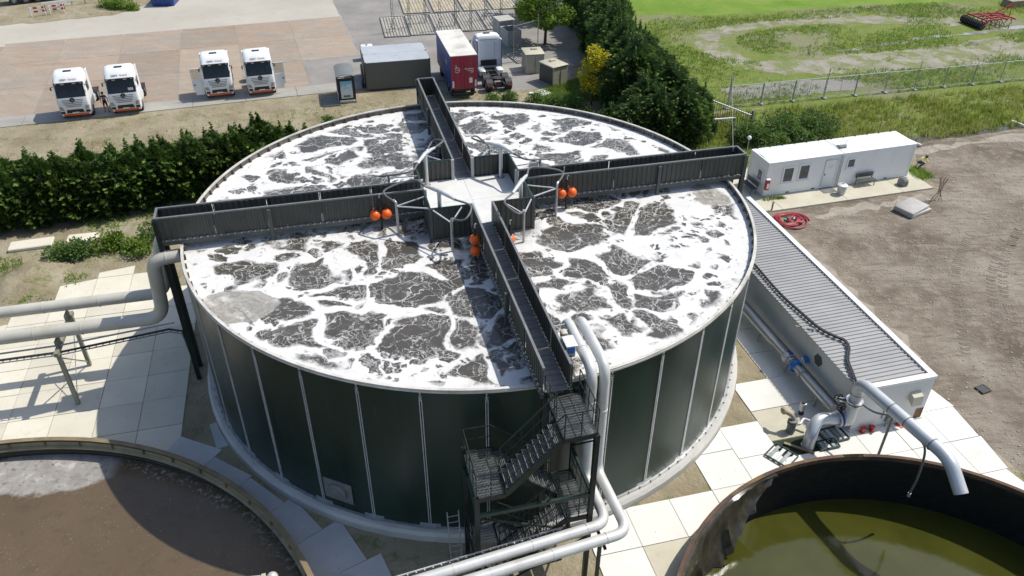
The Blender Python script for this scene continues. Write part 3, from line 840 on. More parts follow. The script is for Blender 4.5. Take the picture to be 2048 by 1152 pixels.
# hose frames at the four corners of the platform
ZW = 7.58
def hose_frame(sx, sy, label):
    t = thing('hose_rig', label, 'pipe frame', (*S2(sx*1.95, sy*2.05), ZD), SITE, 'hose frames at the platform corners')
    ox, oy = sx*1.95, sy*2.05
    L = lambda x, y, z: (x-ox, y-oy, z-ZD)
    MB().tube([L(ox,oy,ZD), L(ox,oy,10.1)], .10, 12).build('stand_pipe', 'galv_light', t)
    MB().lathe([(.001,0),(.2,0),(.2,.04),(.001,.04)], 16, (0,0,.01)).build('foot_plate', 'galv', t)
    A = (sx*3.92, sy*1.50); B = (sx*1.70, sy*3.62)
    hA, hB = (sx*2.45, sy*1.25), (sx*1.35, sy*2.85)
    MB().tube([L(*hA,9.97), L(sx*2.3,sy*1.5,10.02), L(ox,oy,10.08), L(sx*1.55,sy*2.6,10.02), L(*hB,9.97)], [.07,.085,.11,.085,.07], 10).build('header_pipe', 'galv_light', t)
    zt = 9.28
    for (h, c) in ((hA, A), (hB, B)):
        out = Vector((h[0]-ox, h[1]-oy)).normalized()
        m1 = Vector(h)+out*.95; m2 = Vector(c)+out*.85
        MB().tube(spline([L(*h,9.97), L(m1.x,m1.y,9.96), L(m2.x,m2.y,9.72), L(*c,zt+.12)], 7), .048, 8).build('hose', 'cable_grey', t)
        MB().tube(fillet([L(c[0]+out.x*.18,c[1]+out.y*.18,zt+.2), L(c[0],c[1],zt+.16), L(c[0],c[1],6.9)], .12), .062, 10).build('drop_pipe', 'galv', t)
        pb1 = (sx*2.5, sy*1.1) if c is A else (sx*1.0, sy*2.52)
        pb2 = (sx*2.5, sy*2.3) if c is A else (sx*2.35, sy*2.52)
        for pb in (pb1, pb2):
            MB().bar(L(*pb,9.36), L(*c,zt-.05), .05, .05).build('brace_bar', 'galv_light', t, None)
    return t
hose_frame(-1,-1, 'looped grey hose rig on the platform corner between stair arm and hedge side arm')
hose_frame(1,-1, 'looped grey hose rig on the platform corner between stair arm and cabin side arm')
hose_frame(-1,1, 'looped grey hose rig on the platform corner between yard arm and hedge side arm')
hose_frame(1,1, 'looped grey hose rig on the platform corner between yard arm and cabin side arm')

# orange buoys on mixer masts
def buoys(e, g, vert, label, mat='buoy', z0=8.05):
    t = thing('float_mast', label, 'buoys', (*S2(e, g), 7.0), SITE, 'orange buoys on masts')
    MB().tube([(0,0,-.2), (0,0,2.35)], .055, 8).build('mast', 'black', t)
    MB().box((0,0,1.75), (.16,.12,.35)).build('winch', 'black', t, None)
    MB().tube([(0,0,2.3),(0,.05,2.5),(.05,.0,2.55)], .03, 6).build('hook', 'galv', t)
    for k in (-1,1):
        c = (0,.05*k,z0-7+.27*k) if vert else (.27*k,0,z0-7)
        b = MB().ball(c, .255, 20).build('float', mat, t, 60)
        MB().cyl((c[0],c[1],c[2]+.22), (c[0],c[1],c[2]+.34), .04, 8).build('eyelet', 'black', b)
buoys(-4.62,-.72, False, 'pair of orange ball floats on a mast by the hedge side arm of the walkway', z0=8.45)
buoys(4.62,-.95, False, 'pair of orange ball floats on a mast by the arm nearest the white cabins', z0=8.6)
buoys(-.80,-4.5, True, 'two orange ball floats stacked vertically on the hedge facing side of the stair arm', z0=8.45)
buoys(.80,-4.55, True, 'orange ball floats half hidden behind the pump house facing side of the stair arm', z0=8.25)
buoys(-.85,4.3, False, 'orange red ball floats hidden behind the platform panel below the truck yard arm', z0=8.25)

def stuff(o): o['kind'] = 'stuff'; return o
# ------------------------------------------------------------------ basin with brown water
def m_brown():
    m = NT('brown_water')
    p = m.map(m.pos(), (1,1,0))
    a = m.noise(.12, 5, .55, p); sp = m.noise(9, 5, .7, p); md = m.noise(.6, 6, .65, p)
    col = m.ramp(a, [(.3,(.100,.071,.042)),(.7,(.138,.100,.060))])
    fl = m.ma('MULTIPLY', m.ss(sp, .60, .66), m.ss(md, .42, .60))
    col = m.mix(m.ss(m.noise(1.3, 7, .7, p), .48, .70, 0, .5), col, (.075,.056,.036))
    col = m.mix(m.ma('MULTIPLY', fl, .6), col, (.34,.31,.27))
    wv = m.vm('MULTIPLY', m.vm('SUBTRACT', m.noise(.5, 5, .6, p, color=True), (.5,.5,.5)), (1.7,1.7,0))
    pw = m.vm('ADD', p, wv)
    d = m.vm('DISTANCE', m.vm('MULTIPLY', pw, (1,2.2,0)), (-19.4,-9.25*2.2,0))
    sc = m.ma('MULTIPLY', m.ss(d, 3.3, 2.7), m.ss(m.noise(4, 6, .7, p), .28, .48))
    ring = m.ss(m.ma('ADD', m.vm('LENGTH', m.vm('SUBTRACT', p, (BL[0],BL[1],0)), (0,0,0)), m.ma('MULTIPLY', m.ma('SUBTRACT', md, .5), 2.2)), 14.2, 14.9)
    sc2 = m.ma('MULTIPLY', ring, m.ss(m.noise(5, 6, .7, p), .50, .60))
    gcol = m.ramp(m.noise(1.2, 7, .7, pw), [(.3,(.20,.185,.165)),(.55,(.30,.285,.26)),(.7,(.52,.50,.45))])
    col = m.mix(m.ma('MAXIMUM', sc, m.ma('MULTIPLY', sc2, .8)), col, gcol)
    m.bump(m.ma('ADD', m.noise(3, 4, .6, p), m.ma('MULTIPLY', sp, .4)), .35, .04)
    return m.done(col, m.ss(sc, 0, 1, .22, .75), 0, .4)
M['brown_water'] = m_brown()
M['basin_rim'] = simple('basin_rim', (.20,.155,.085), .75, 0, .3, 1.2, (.07,.05,.03), .6)
M['basin_tan'] = simple('basin_tan', (.30,.25,.15), .75, 0, .25, .8, (.09,.075,.05), .6)
M['basin_dark'] = simple('basin_dark', (.035,.03,.024), .6, 0, .4, 1)
bl = thing('settling_basin', 'round basin of brown scummy water with tan steel rim', 'basin', (BL[0],BL[1],0))
r0 = BL[2]
MB().lathe([(r0-.16,.82),(r0,.82),(r0,.70),(r0-.03,.70),(r0-.03,-1.5),(r0-.1,-1.5),(r0-.1,.70),(r0-.16,.70)], 128, closed_prof=True).build('basin_wall', 'basin_dark', bl, 30)
MB().lathe([(r0-.13,.36),(r0-.28,.36),(r0-.28,.42),(r0-.12,.46),(r0-.11,.70),(r0-.105,.36)], 128, closed_prof=True).build('inner_channel', 'basin_tan', bl, 30)
MB().lathe([(r0-.20,.822),(r0+.02,.822),(r0+.02,.85),(r0-.20,.85)], 128, closed_prof=True).build('rim_flange', 'basin_rim', bl, 30)
st = MB().box((r0-.16,0,.58), (.12,.04,.22)).mesh('rim_stiffener')
for k in range(60):
    o = link('rim_stiffener', st, 'basin_rim', bl); o.rotation_euler = (0,0,R(k*6))
o = MB().lathe([(.001,-.15),(r0-.11,-.15)], 128).build('water', 'brown_water', None, None, (BL[0],BL[1],0)); tag(o, 'brown sludge water with floating grey scum', kind='structure')

# ------------------------------------------------------------------ basin with black liner
M['green_water'] = m_murk('green_water', (.036,.040,.006), (.058,.060,.011), .07, .35, .02)
def m_liner():
    m = NT('black_liner'); a = m.noise(2.5, 6, .6, m.map(m.pos(), (1,1,2.5)))
    return m.done(m.ramp(a, [(.35,(.006,.006,.006)),(.6,(.012,.012,.012)),(.78,(.03,.029,.026))]), .55, 0, .3)
M['liner'] = m_liner()
lb = thing('lined_basin', 'round basin with black ribbed liner, rusty rim and olive water', 'basin', (BR[0],BR[1],0))
r0 = BR[2]
prof = [(r0-.12, .98)]
for k in range(64):
    z = .95-k*.06; prof.append((r0-.13-(.022 if k % 2 else -.005), z))
MB().lathe(prof, 120).build('liner', 'liner', lb, 50)
MB().lathe([(r0,1.2),(r0,-.3),(r0-.06,-.3),(r0-.06,1.2)], 120, closed_prof=True).build('basin_wall', 'rim_rust', lb, 30)
MB().lathe([(r0-.13,1.16),(r0-.13,1.0),(r0-.10,1.0),(r0-.10,1.18),(r0+.04,1.18),(r0+.04,1.22),(r0-.13,1.22)], 120, closed_prof=True).build('rim_band', 'rim_rust', lb, 30)
def m_film():
    m = NT('plastic_film'); a = m.noise(2.2, 6, .65, m.map(m.pos(), (1,1,.5)))
    return m.done(m.ramp(a, [(.3,(.014,.013,.011)),(.55,(.045,.038,.026)),(.8,(.13,.10,.055))]), .34, 0, .6)
M['film'] = m_film()
# crumpled film hanging over the rim on the tank side
fm = MB(); rows, cols = 16, 70; rgf = random.Random(3)
ph = [rgf.uniform(0, 6.28) for _ in range(8)]
for i in range(cols+1):
    a = R(112+i*88/cols)
    for j in range(rows+1):
        t = j/rows
        z = 1.24-t*2.75*(.02+.98*min(1, i/(cols*.22))**1.2)
        fold = min(1, i/(cols*.2))*.10*math.sin(26*a+ph[0]+1.8*t)+.07*math.sin(57*a+ph[1]-2.5*t)+.05*math.sin(111*a+ph[2]+4*t)
        rr = r0-.14 if j == 0 else r0-.24-abs(fold)*(.5+1.0*t)-(.55*t**3)*(.5+.5*math.sin(9*a))
        fm.v.append((rr*math.cos(a), rr*math.sin(a), z if j else 1.17))
for i in range(cols):
    for j in range(rows):
        q = i*(rows+1)+j; fm.f.append((q, q+1, q+rows+2, q+rows+1))
fm.build('film_drape', 'film', lb, 60)
o = MB().lathe([(.001,-1.55),(r0-.14,-1.55)], 120).build('water', 'green_water', None, None, (BR[0],BR[1],0)); tag(o, 'olive green water in the lined basin', kind='structure')

# ------------------------------------------------------------------ stair tower at the walkway end
st_ = thing('stair_tower', 'dark green steel zigzag stair tower standing against the tank', 'staircase', (0,0,0), SITE)
E0, E1, G0, G1 = -3.38, .80, -16.68, -14.45
for (e, g, zt) in ((E1,G0,8.05),(E0,G0,6.0),(E0,G1,6.2),(E1,G1,8.2),(-.42,G1,8.2)):
    MB().box((e,g,zt/2), (.17,.17,zt)).build('column', 'stair_dark', st_, None)
def grate(x0, x1, y0, y1, z, name='landing_grating'):
    mb = MB(); n = max(2, int((x1-x0)/.045)); 
    for k in range(n+1):
        x = x0+(x1-x0)*k/n; mb.ab(x-.007, x+.007, y0, y1, z-.03, z)
    m_ = max(2, int((y1-y0)/.12))
    for k in range(m_+1):
        y = y0+(y1-y0)*k/m_; mb.ab(x0, x1, y-.009, y+.009, z-.026, z-.004)
    o = mb.build(name, 'stair_grate', st_, None); return stuff(o)
def frame(x0, x1, y0, y1, z):
    for a, b in (((x0,y0),(x1,y0)),((x1,y0),(x1,y1)),((x1,y1),(x0,y1)),((x0,y1),(x0,y0))):
        MB().bar((*a,z-.1), (*b,z-.1), .06, .2).build('landing_beam', 'stair_dark', st_, None)
def rail(pts, h=1.1, posts=True):
    MB().tube([(p[0],p[1],p[2]+h) for p in pts], .026, 6).build('handrail', 'stair_dark', st_)
    MB().tube([(p[0],p[1],p[2]+h*.52) for p in pts], .018, 6).build('mid_rail', 'stair_dark', st_)
    for i in range(len(pts)-1):
        a, b = Vector(pts[i]), Vector(pts[i+1]); n = max(1, round((b-a).length/.55))
        for k in range(n+1 if i == len(pts)-2 else n):
            q = a+(b-a)*(k/n); MB().tube([q, q+Vector((0,0,h))], .02, 6).build('rail_post', 'stair_dark', st_)
LAND = [(-.35,E1,G0,-14.62,8.12),(E0,-2.36,G0,G1,6.0),(-.08,E1,G0,G1,4.0),(E0,-2.36,G0,G1,2.0)]
for x0, x1, y0, y1, z in LAND:
    grate(x0+.03, x1-.03, y0+.03, y1-.03, z); frame(x0, x1, y0, y1, z)
def flight(e0, z0, e1, z1, y0, y1, rails=(True, True)):
    n = round((z0-z1)/.19); tw = (e1-e0)/n
    for k in range(1, n):
        x = e0+tw*k; z = z0-(z0-z1)*k/n
        mb = MB(); c = x+tw*.0
        for q in range(5): mb.ab(c-.13+q*.06, c-.13+q*.06+.022, y0+.04, y1-.04, z-.03, z)
        for yy in (y0+.06, (y0+y1)/2, y1-.06): mb.ab(c-.13, c+.135, yy-.012, yy+.012, z-.028, z-.006)
        mb.ab(c-.14 if tw < 0 else c+.12, c-.115 if tw < 0 else c+.145, y0+.04, y1-.04, z-.035, z+.006)
        o = mb.build('stair_tread', 'stair_grate', st_, None); o['kind'] = 'stuff'
    for yy in (y0, y1):
        MB().bar((e0,yy,z0-.1), (e1,yy,z1-.1), .05, .24).build('stringer', 'stair_dark', st_, None)
    for yy, on in ((y0, rails[0]), (y1, rails[1])):
        if on: rail([(e0,yy,z0),(e1,yy,z1)])
YM = -15.62
flight(-.35, 8.12, -2.36, 6.0, G0+.03, YM-.05)
flight(-2.36, 6.0, -.08, 4.0, YM+.1, G1-.03, (False, True))
flight(-.08, 4.0, -2.36, 2.0, G0+.03, YM-.05)
flight(-2.36, 2.0, .2, 0.05, YM+.1, G1-.03, (False, True))
rail([(-.35,G0,8.12),(E1,G0,8.12),(E1,-14.65,8.12)])
rail([(-.45,-14.62,8.12),(-.40,-15.6,8.12)])
rail([(-2.36,G0,6.0),(E0,G0,6.0),(E0,G1,6.0),(-2.36,G1,6.0)])
rail([(-.08,G0,4.0),(E1,G0,4.0),(E1,G1,4.0)])
rail([(-2.36,G0,2.0),(E0,G0,2.0),(E0,G1,2.0)])
for a, b in (((E0,G0,5.1),(E1,G0,5.1)),((E0,G0,2.9),(E1,G0,2.9)),((E0,G0,5.2),(E0,G1,5.2)),((E1,G0,5.1),(E1,G1,5.1))):
    MB().bar(a, b, .10, .16).build('tie_beam', 'steel_green', st_, None)
for a, b in (((E0,G0+.06,4.9),(E1,G0+.06,3.0)),((E1,G0,7.8),(E1,G1,5.3)),((E1,G0,2.9),(E1,G1,.6)),((E0,G0,2.7),(E0,G1,.4)),((-.42,G1,5.0),(E1,G1,7.8)),((E0,G0+.06,.3),(E1,G0+.06,2.7))):
    MB().bar(a, b, .06, .06).build('brace', 'stair_dark', st_, None)
# vertical cat ladder with hoops standing beside the tower
lad = thing('ladder', 'thin grey ladder leaning on the tank footing beside the stair tower', 'ladder', (*S2(-3.9,-14.6), 0), SITE)
for s in (-.22, .22): MB().tube([(s,-.25,0),(s,.15,2.9)], .025, 6).build('stile', 'galv', lad)
for k in range(9): MB().tube([(-.22,-.25+.044*k+.02,.3*k+.25),(.22,-.25+.044*k+.02,.3*k+.25)], .015, 6).build('rung', 'galv', lad)

# ------------------------------------------------------------------ white pipes climbing beside the stairs
def ring_flange(mb, p, d, r, w=.05):
    p, d = Vector(p), Vector(d).normalized(); mb.tube([p-d*w/2, p+d*w/2], r, 20)
def big_pipe(name, label, pts, r, mat, fil, joints=(), jmat='galv', cat='pipe', group=None, n=16, loc=None):
    loc = Vector(loc if loc else pts[0]); P = fillet([Vector(p)-loc for p in pts], fil, 7)
    t = thing(name, label, cat, loc, 0, group)
    MB().tube(P, r, n).build('pipe', mat, t, 45)
    for p, d in joints:
        mb = MB(); ring_flange(mb, Vector(p)-loc, d, r*1.06, .05); mb.build('joint_ring', jmat, t)
    P_ = [Vector(p)-loc for p in pts]
    for a, b in zip(P_, P_[1:]):
        L = (b-a).length
        if L > 4 and r > .15:
            for k in range(1, int(L/2.9)):
                c = a+(b-a)*(k*2.9/L)
                if min((c+loc-Vector(p)).length for p in [j[0] for j in joints] or [(1e6,0,0)]) < .8: continue
                mb = MB(); ring_flange(mb, c, b-a, r*1.045, .07); mb.build('joint_ring', jmat, t)
    return t
def s3(e, g, z): return (*S2(e, g), z)
dA = Vector(S2(-6.1,-.65)).normalized()
pa = [s3(1.28,-11.5,7.3), s3(1.28,-11.5,9.05), s3(1.30,-14.55,9.0), s3(1.30,-14.7,3.85), s3(1.35,-17.05,3.8), s3(-9.5,-18.15,3.75)]
tA = big_pipe('white_pipe', 'white pipe bending over the tank rim nearest the instrument box', pa, .20, 'pipe_white', [.55,.6,.5,.55], [(s3(1.3,-14.6,7.6),(0,0,1)),(s3(-3.3,-17.52,3.77),(*S2(1,.1),0)),(s3(.55,-17.12,3.8),(*S2(1,.1),0)),(s3(1.29,-13.4,9.03),(*S2(0,1),0))], 'pipe_white', group='twin white pipes by the stairs')
pb_ = [s3(1.80,-11.5,7.3), s3(1.80,-11.5,9.05), s3(1.82,-14.45,9.0), s3(1.82,-14.55,3.85), s3(1.95,-17.6,3.8), s3(-9.5,-18.72,3.75)]
tB = big_pipe('white_pipe', 'outer white pipe bending over the tank rim farther from the instrument box', pb_, .20, 'pipe_white', [.55,.6,.5,.55], [(s3(1.82,-14.5,7.0),(0,0,1)),(s3(-3.2,-18.1,3.77),(*S2(1,.1),0)),(s3(1.1,-17.68,3.8),(*S2(1,.1),0))], 'pipe_white', group='twin white pipes by the stairs')
# pipe bracket legs
for e, g in ((-3.3,-17.85),(1.0,-17.4)):
    t = thing('pipe_stand', 'dark steel stand holding up the twin white pipes, '+('beside the lower stair column' if e > 0 else 'clear of the stairs'), 'pipe stand', (*S2(e,g),0), SITE)
    MB().box((0,0,1.72), (.12,.12,3.44)).build('leg', 'stair_dark', t, None)
    MB().box((0,0,3.49), (.10,1.0,.09)).build('cross_arm', 'stair_dark', t, None)
    MB().box((0,0,.02), (.3,.3,.04)).build('foot_plate', 'stair_dark', t, None)
# cable ladder tray beside the twin pipes
def tray(name, label, pts, w, mat='galv'):
    loc = Vector(pts[0]); t = thing(name, label, 'cable tray', loc)
    P = [Vector(p)-loc for p in pts]; rung = MB()
    for s in (-1, 1):
        Q = []
        for i, p in enumerate(P):
            d = (P[min(i+1,len(P)-1)]-P[max(i-1,0)]).normalized()
            n = Vector((-d.y, d.x, 0)); n = n.normalized() if n.length > .3 else Vector((*S2(0,1),0))
            Q.append(p+n*s*w/2)
        MB().tube(Q, .03, 6).build('side_rail', mat, t)
    for i in range(len(P)-1):
        L = (P[i+1]-P[i]).length; d = (P[i+1]-P[i])/max(L,1e-6); n = Vector((-d.y, d.x, 0)); n = n.normalized() if n.length > .3 else Vector((*S2(0,1),0))
        for k in range(int(L/.3)):
            q = P[i]+d*(k*.3+.1); rung.bar(q-n*w/2, q+n*w/2, .04, .03)
    stuff(rung.build('rungs', mat, t, None))
    MB().tube([p+Vector((0,0,.04)) for p in P], .035, 6).build('cable', 'cable', t)
    return t
tray('cable_tray', 'galvanised cable ladder running alongside the twin white pipes', [s3(-.2,-16.85,3.6), s3(-9.5,-17.75,3.55)], .3, 'galv_light')
# instrument box on the walkway rail
ib = thing('instrument_box', 'grey instrument box with blue display clamped to the walkway rail', 'instrument', (*S2(.62,-13.45), 8.9), SITE)
MB().bbox((.15,0,.35), (.34,.5,.55), .03).build('housing', 'post_pale', ib)
MB().bbox((.15,-.02,.66), (.42,.62,.05), .015).build('sun_hood', 'white_paint', ib)
MB().box((.15,-.256,.42), (.26,.02,.24)).build('display', 'blue', ib, None)
for k in range(3): MB().tube([(-.1,.5+k*.35,.45),(.35,.5+k*.35,.5)], .025, 6).build('clamp_arm', 'galv_light', ib)
MB().bbox((.18,.75,.40), (.22,.3,.3), .03).build('junction_box', 'beige_box', ib)
MB().tube(spline([(.15,-.25,.2),(.1,-.45,-.1),(.05,-.5,-.6),(0,-.6,-.55)],6), .02, 6).build('cable', 'cable', ib)

# ------------------------------------------------------------------ cream pipes feeding the tank from the hedge side
PD = Vector((-22.08+15.0,-4.92+3.6)).normalized()
def far(x, y, L): return (x+PD.x*L, y+PD.y*L)
z4 = 4.2
lp = [(*far(-15.0,-3.62,26), z4), (-15.0,-3.62,z4), (-14.75,-3.60,7.45), (-13.55,-3.31,7.5)]
big_pipe('cream_pipe', 'thick cream pipe entering the tank rim below the walkway end', lp, .32, 'pipe_cream', [.8,.75], [((-14.15,-3.46,7.48),(1,.24,0)),((-18.6,-4.29,4.2),(PD.x,PD.y,0))], 'pipe_cream', group='cream feed pipes', n=22)
up_ = [(*far(-15.5,-1.52,26), z4), (-15.5,-1.52,z4), (-15.2,-1.40,7.45), (-13.7,-1.05,7.5)]
big_pipe('cream_pipe', 'thick cream pipe rising behind the walkway end column', up_, .29, 'pipe_cream', [.8,.75], [((-18.6,-2.1,4.2),(PD.x,PD.y,0))], 'pipe_cream', group='cream feed pipes', n=22)
ps = thing('pipe_support', 'olive steel portal frame carrying the two cream pipes', 'pipe support', (-20.0,-3.54,0), math.atan2(PD.y,PD.x)+math.pi)
for y, s in ((-1.5,1),(1.5,-1)):
    MB().box((0,y,1.62), (.18,.18,3.24)).build('column', 'frame_olive', ps, None)
    MB().box((0,y,.02), (.38,.38,.04)).build('base_plate', 'frame_olive', ps, None)
MB().box((0,0,3.32), (.2,3.5,.2)).build('cross_beam', 'frame_olive', ps, None)
for y in (-1.05,1.05):
    MB().box((0,y,3.60), (.12,.5,.36)).build('saddle', 'frame_olive', ps, None)
MB().bar((0,-1.45,2.95),(0,1.45,.35), .05,.05).build('brace', 'frame_olive', ps, None)
MB().bar((.03,1.45,2.95),(.03,-1.45,.35), .03,.03).build('brace', 'galv', ps, None)
tray('cable_tray', 'dark cable ladder below the cream pipes turning down the tank column', [(*far(-19.7,-5.0,22),3.2), (-19.7,-4.95,3.2), (-15.1,-3.30,3.15), (-14.55,-3.15,2.9), (-14.35,-3.1,.2)], .28, 'rail_grey')
MB_pipe = big_pipe('conduit_pipe', 'thin grey conduit pipe running beside the dark cable ladder', [(*far(-19.7,-5.0,22),3.42),(-19.7,-4.6,3.42),(-14.9,-2.95,3.35)], .045, 'galv', .3, n=8)

# ------------------------------------------------------------------ pump house
PHO = S2(15.75, -11.95)   # front left corner of the house
ph = thing('pump_house', 'long white concrete pump house with ribbed grey roof', 'pump house', (*PHO, 0), SITE)
PW, PL, PZ = 3.92, 18.2, 2.62
wl = MB(); t_ = .2
wl.ab(0, PW, 0, t_, 0, PZ+.0); wl.ab(0, t_, t_, PL-t_, 0, PZ-.10); wl.ab(PW-t_, PW, t_, PL-t_, 0, PZ); wl.ab(0, PW, PL-t_, PL, 0, PZ)
walls = [MB().ab(0,PW,0,t_,.03,PZ), MB().ab(0,t_,t_+.002,PL-t_-.002,.03,PZ-.12), MB().ab(PW-t_,PW,t_+.002,PL-t_-.002,.03,PZ), MB().ab(0,PW,PL-t_,PL,.03,PZ)]
for q in walls: q.build('wall', 'house_wall', ph, None)
MB().ab(-.06,PW+.06,-.06,PL+.06,-.05,.12).build('plinth', 'house_wall', ph, None)
MB().ab(PW-.26,PW+.04,-.03,PL+.03,PZ,PZ+.14).build('parapet', 'parapet', ph, None)
MB().ab(-.03,PW-.262,-.04,.26,PZ+.002,PZ+.14).build('parapet', 'parapet', ph, None)
rib = MB(); N = int((PL-.4)/.26); u = []
for k in range(N):
    y = .27+k*.26; u += [(y,0),(y+.15,0),(y+.17,.05),(y+.235,.05)]
u.append((.27+N*.26, 0))
x0, x1 = -.10, PW-.27
for y, z in u: rib.v += [(x0,y,PZ-.06+z), (x1,y,PZ+.02+z)]
for k in range(len(u)-1): rib.f.append((2*k,2*k+1,2*k+3,2*k+2))
rs = rib.build('roof_sheet', 'roof_sheet', ph, None)
MB().ab(.01,PW-.3,.3,PL-.1,PZ-.16,PZ-.11).build('roof_deck', 'rail_grey', ph, None)
# vent hood, diamond opening, corner stain
MB().loft([[(2.75+i*.55,-.002,1.55) for i in (0,1)]+[(3.30,-.36,1.35),(2.75,-.36,1.35)], [(2.75,-.002,1.98),(3.30,-.002,1.98),(3.30,-.30,1.86),(2.75,-.30,1.86)]]).build('vent_hood', 'beige_box', ph, None)
dm = MB().lathe([(.001,0),(.34,0),(.34,.03),(.001,.03)], 6, (-.032,3.35,1.75), axis='X').build('wall_hatch', 'panel_mid', ph, None)
MB().ab(PW-.45,PW-.02,-.012,-.003,.05,.75).build('rust_stain', 'rust', ph, None)
MB().tube([(1.62,-.03,1.6),(1.58,-.03,.55)], .02, 6).build('conduit', 'cable_grey', ph)
MB().tube([(-.25,5.35,2.45),(-.05,5.1,2.5),(.3,4.6,2.7)], .05, 8).build('bracket_arm', 'galv_light', ph)
# cables lying on the roof
cp = [(15.98,1.96,2.72),(16.47,-.89,2.72),(17.0,-2.7,2.73),(17.47,-4.04,2.73),(18.0,-4.75,2.74),(18.34,-5.10,2.74),(18.32,-5.7,2.74),(17.9,-6.62,2.73),(17.75,-7.5,2.73),(17.65,-8.15,2.72)]
rc = thing('roof_cable', 'black segmented cable chain snaking over the ribbed roof', 'cable', cp[0])
P = spline([Vector(p)-Vector(cp[0]) for p in cp], 8)
MB().tube(P, .055, 8).build('cable', 'cable', rc)
ck = MB()
for i in range(0, len(P)-3, 1):
    for tt in (.0, .5):
        q = P[i]*(1-tt)+P[i+1]*tt; d = (P[i+1]-P[i]).normalized(); n = Vector((-d.y,d.x,0)); ck.box(q-n*.07, (.07,.05,.09), math.atan2(d.y,d.x))
stuff(ck.build('chain_links', 'black', rc, None))
# discharge pipe leaving the pump house for the lined basin
big_pipe('discharge_pipe', 'pale grey overflow pipe arching off the pump house corner into the lined basin', [(17.15,-8.78,.95),(17.38,-8.92,1.0),(17.32,-8.98,3.45),(18.98,-13.7,3.45),(19.2,-14.75,2.55)], .28, 'pipe_grey', [.14,.5,.55], [((17.34,-8.95,2.75),(0,0,1)),((18.25,-11.6+.0,3.45),(.33,-.95,0)),((17.95,-10.75,3.45),(.33,-.95,0)),((18.68,-12.9,3.45),(.33,-.95,0))], 'rail_grey', n=22)
el = big_pipe('elbow_pipe', 'curved grey pipe looping from the pump house corner down into the open pit', [(17.42,-8.90,1.02),(16.95,-8.80,1.02),(15.75,-9.1,1.35),(15.42,-9.55,.9),(15.38,-9.6,-.25)], .28, 'pipe_grey', [.2,.5,.5], [((15.39,-9.58,.08),(0,0,1))], 'stainless', n=22)
fl = thing('flange_valve', 'blue flanged butterfly valve with black hand wheel on the looping pipe', 'valve', (16.98,-8.82,1.04), SITE)
for k in (-1,1):
    MB().lathe([(.29,-.03),(.40,-.03),(.40,.03),(.29,.03)], 24, (k*.10,0,0), axis='X', closed_prof=True).build('flange', 'galv_light', fl)
MB().lathe([(.29,-.05),(.37,-.05),(.37,.05),(.29,.05)], 24, (0,0,0), axis='X', closed_prof=True).build('valve_body', 'blue_navy', fl)
MB().tube([(0,0,.3),(0,.05,.62)], .05, 8).build('stem', 'black', fl)
def handwheel(parent, c, r, ax='Z'):
    w_ = MB().lathe([(r-.03,-.02),(r,-.02),(r,.02),(r-.03,.02)], 20, c, axis=ax, closed_prof=True).build('hand_wheel', 'black', parent)
    for k in range(3):
        a = k*math.pi/3
        d = Vector((math.cos(a)*r, math.sin(a)*r, 0)); 
        if ax == 'Y': d = Vector((d.x,0,d.y))
        MB().bar(Vector(c)-d, Vector(c)+d, .03, .03).build('spoke', 'black', w_)
handwheel(fl, (0,.08,.66), .25, 'Y')
fl2 = thing('flange_valve', 'steel flanged valve with black hand wheel on the upright pipe', 'valve', (17.34,-8.95,2.25), SITE)
for k in (-1,1): MB().lathe([(.28,-.03),(.39,-.03),(.39,.03),(.28,.03)], 24, (0,0,k*.07), closed_prof=True).build('flange', 'stainless', fl2)
MB().tube([(-.3,.1,0),(-.62,.3,.05)], .05, 8).build('stem', 'black', fl2)
handwheel(fl2, (-.66,.32,.08), .24, 'Y')
for k in range(3): MB().bar((-.3,.15,-.12+.1*k),(-.75,.35,-.1+.1*k), .03,.03).build('yoke_bar', 'galv_light', fl2, None)
# hose clipped to the discharge pipe
hs = [(17.55,-9.15,2.3),(17.9,-9.8,2.35),(18.2,-11.0,3.1),(18.5,-12.1,3.1),(18.62,-12.7,2.9),(18.6,-12.95,1.6),(18.55,-12.95,.55)]
hh = thing('drain_hose', 'dark grey hose strapped under the overflow pipe and dangling into the lined basin', 'hose', hs[0])
MB().tube(spline([Vector(p)-Vector(hs[0]) for p in hs], 7), .05, 8).build('hose', 'cable_grey', hh)
MB().tube([Vector(hs[-1])-Vector(hs[0]), Vector(hs[-1])-Vector(hs[0])-Vector((0,0,.2))], .07, 8).build('nozzle', 'galv', hh)
pp = thing('prop_pole', 'olive steel pole propping up the overflow pipe', 'pole', (18.05,-10.85,0))
MB().tube([(0,0,0),(0,0,3.25)], .06, 8).build('pole', 'frame_olive', pp)
MB().box((0,0,3.2), (.5,.12,.06), R(-70)).build('cradle', 'frame_olive', pp, None)
# long suction pipe along the wall
lp0, lp1 = Vector((17.0,-8.05,.95)), Vector((15.0,.9,.95))
dl = (lp1-lp0).normalized()
lpp = thing('suction_pipe', 'long stainless pipe along the shaded pump house wall', 'pipe', lp0)
MB().tube([(0,0,0), dl*2.2, dl*2.5, dl*5.0, dl*5.4, dl*9.2], [.24,.24,.20,.20,.27,.27], 18).build('pipe', 'pipe_steel', lpp)
for k in (1.2, 3.9, 6.6):
    q = dl*k; MB().bar((q.x,q.y,-.15),(q.x-.05,q.y-.05,-.93), .09,.09).build('leg', 'galv', lpp, None)
for k in (2.6, 3.55):
    mb = MB(); ring_flange(mb, dl*k, dl, .28, .08); mb.build('coupling', 'galv', lpp)
MB().tube([(.26,.1,.12), Vector((.26,.1,.12))+dl*8.8], .05, 8).build('side_conduit', 'rail_grey', lpp)
bv = thing('control_valve', 'bright blue actuated valve clamped on the stainless pipe', 'valve', lp0+dl*3.25, math.atan2(dl.y,dl.x))
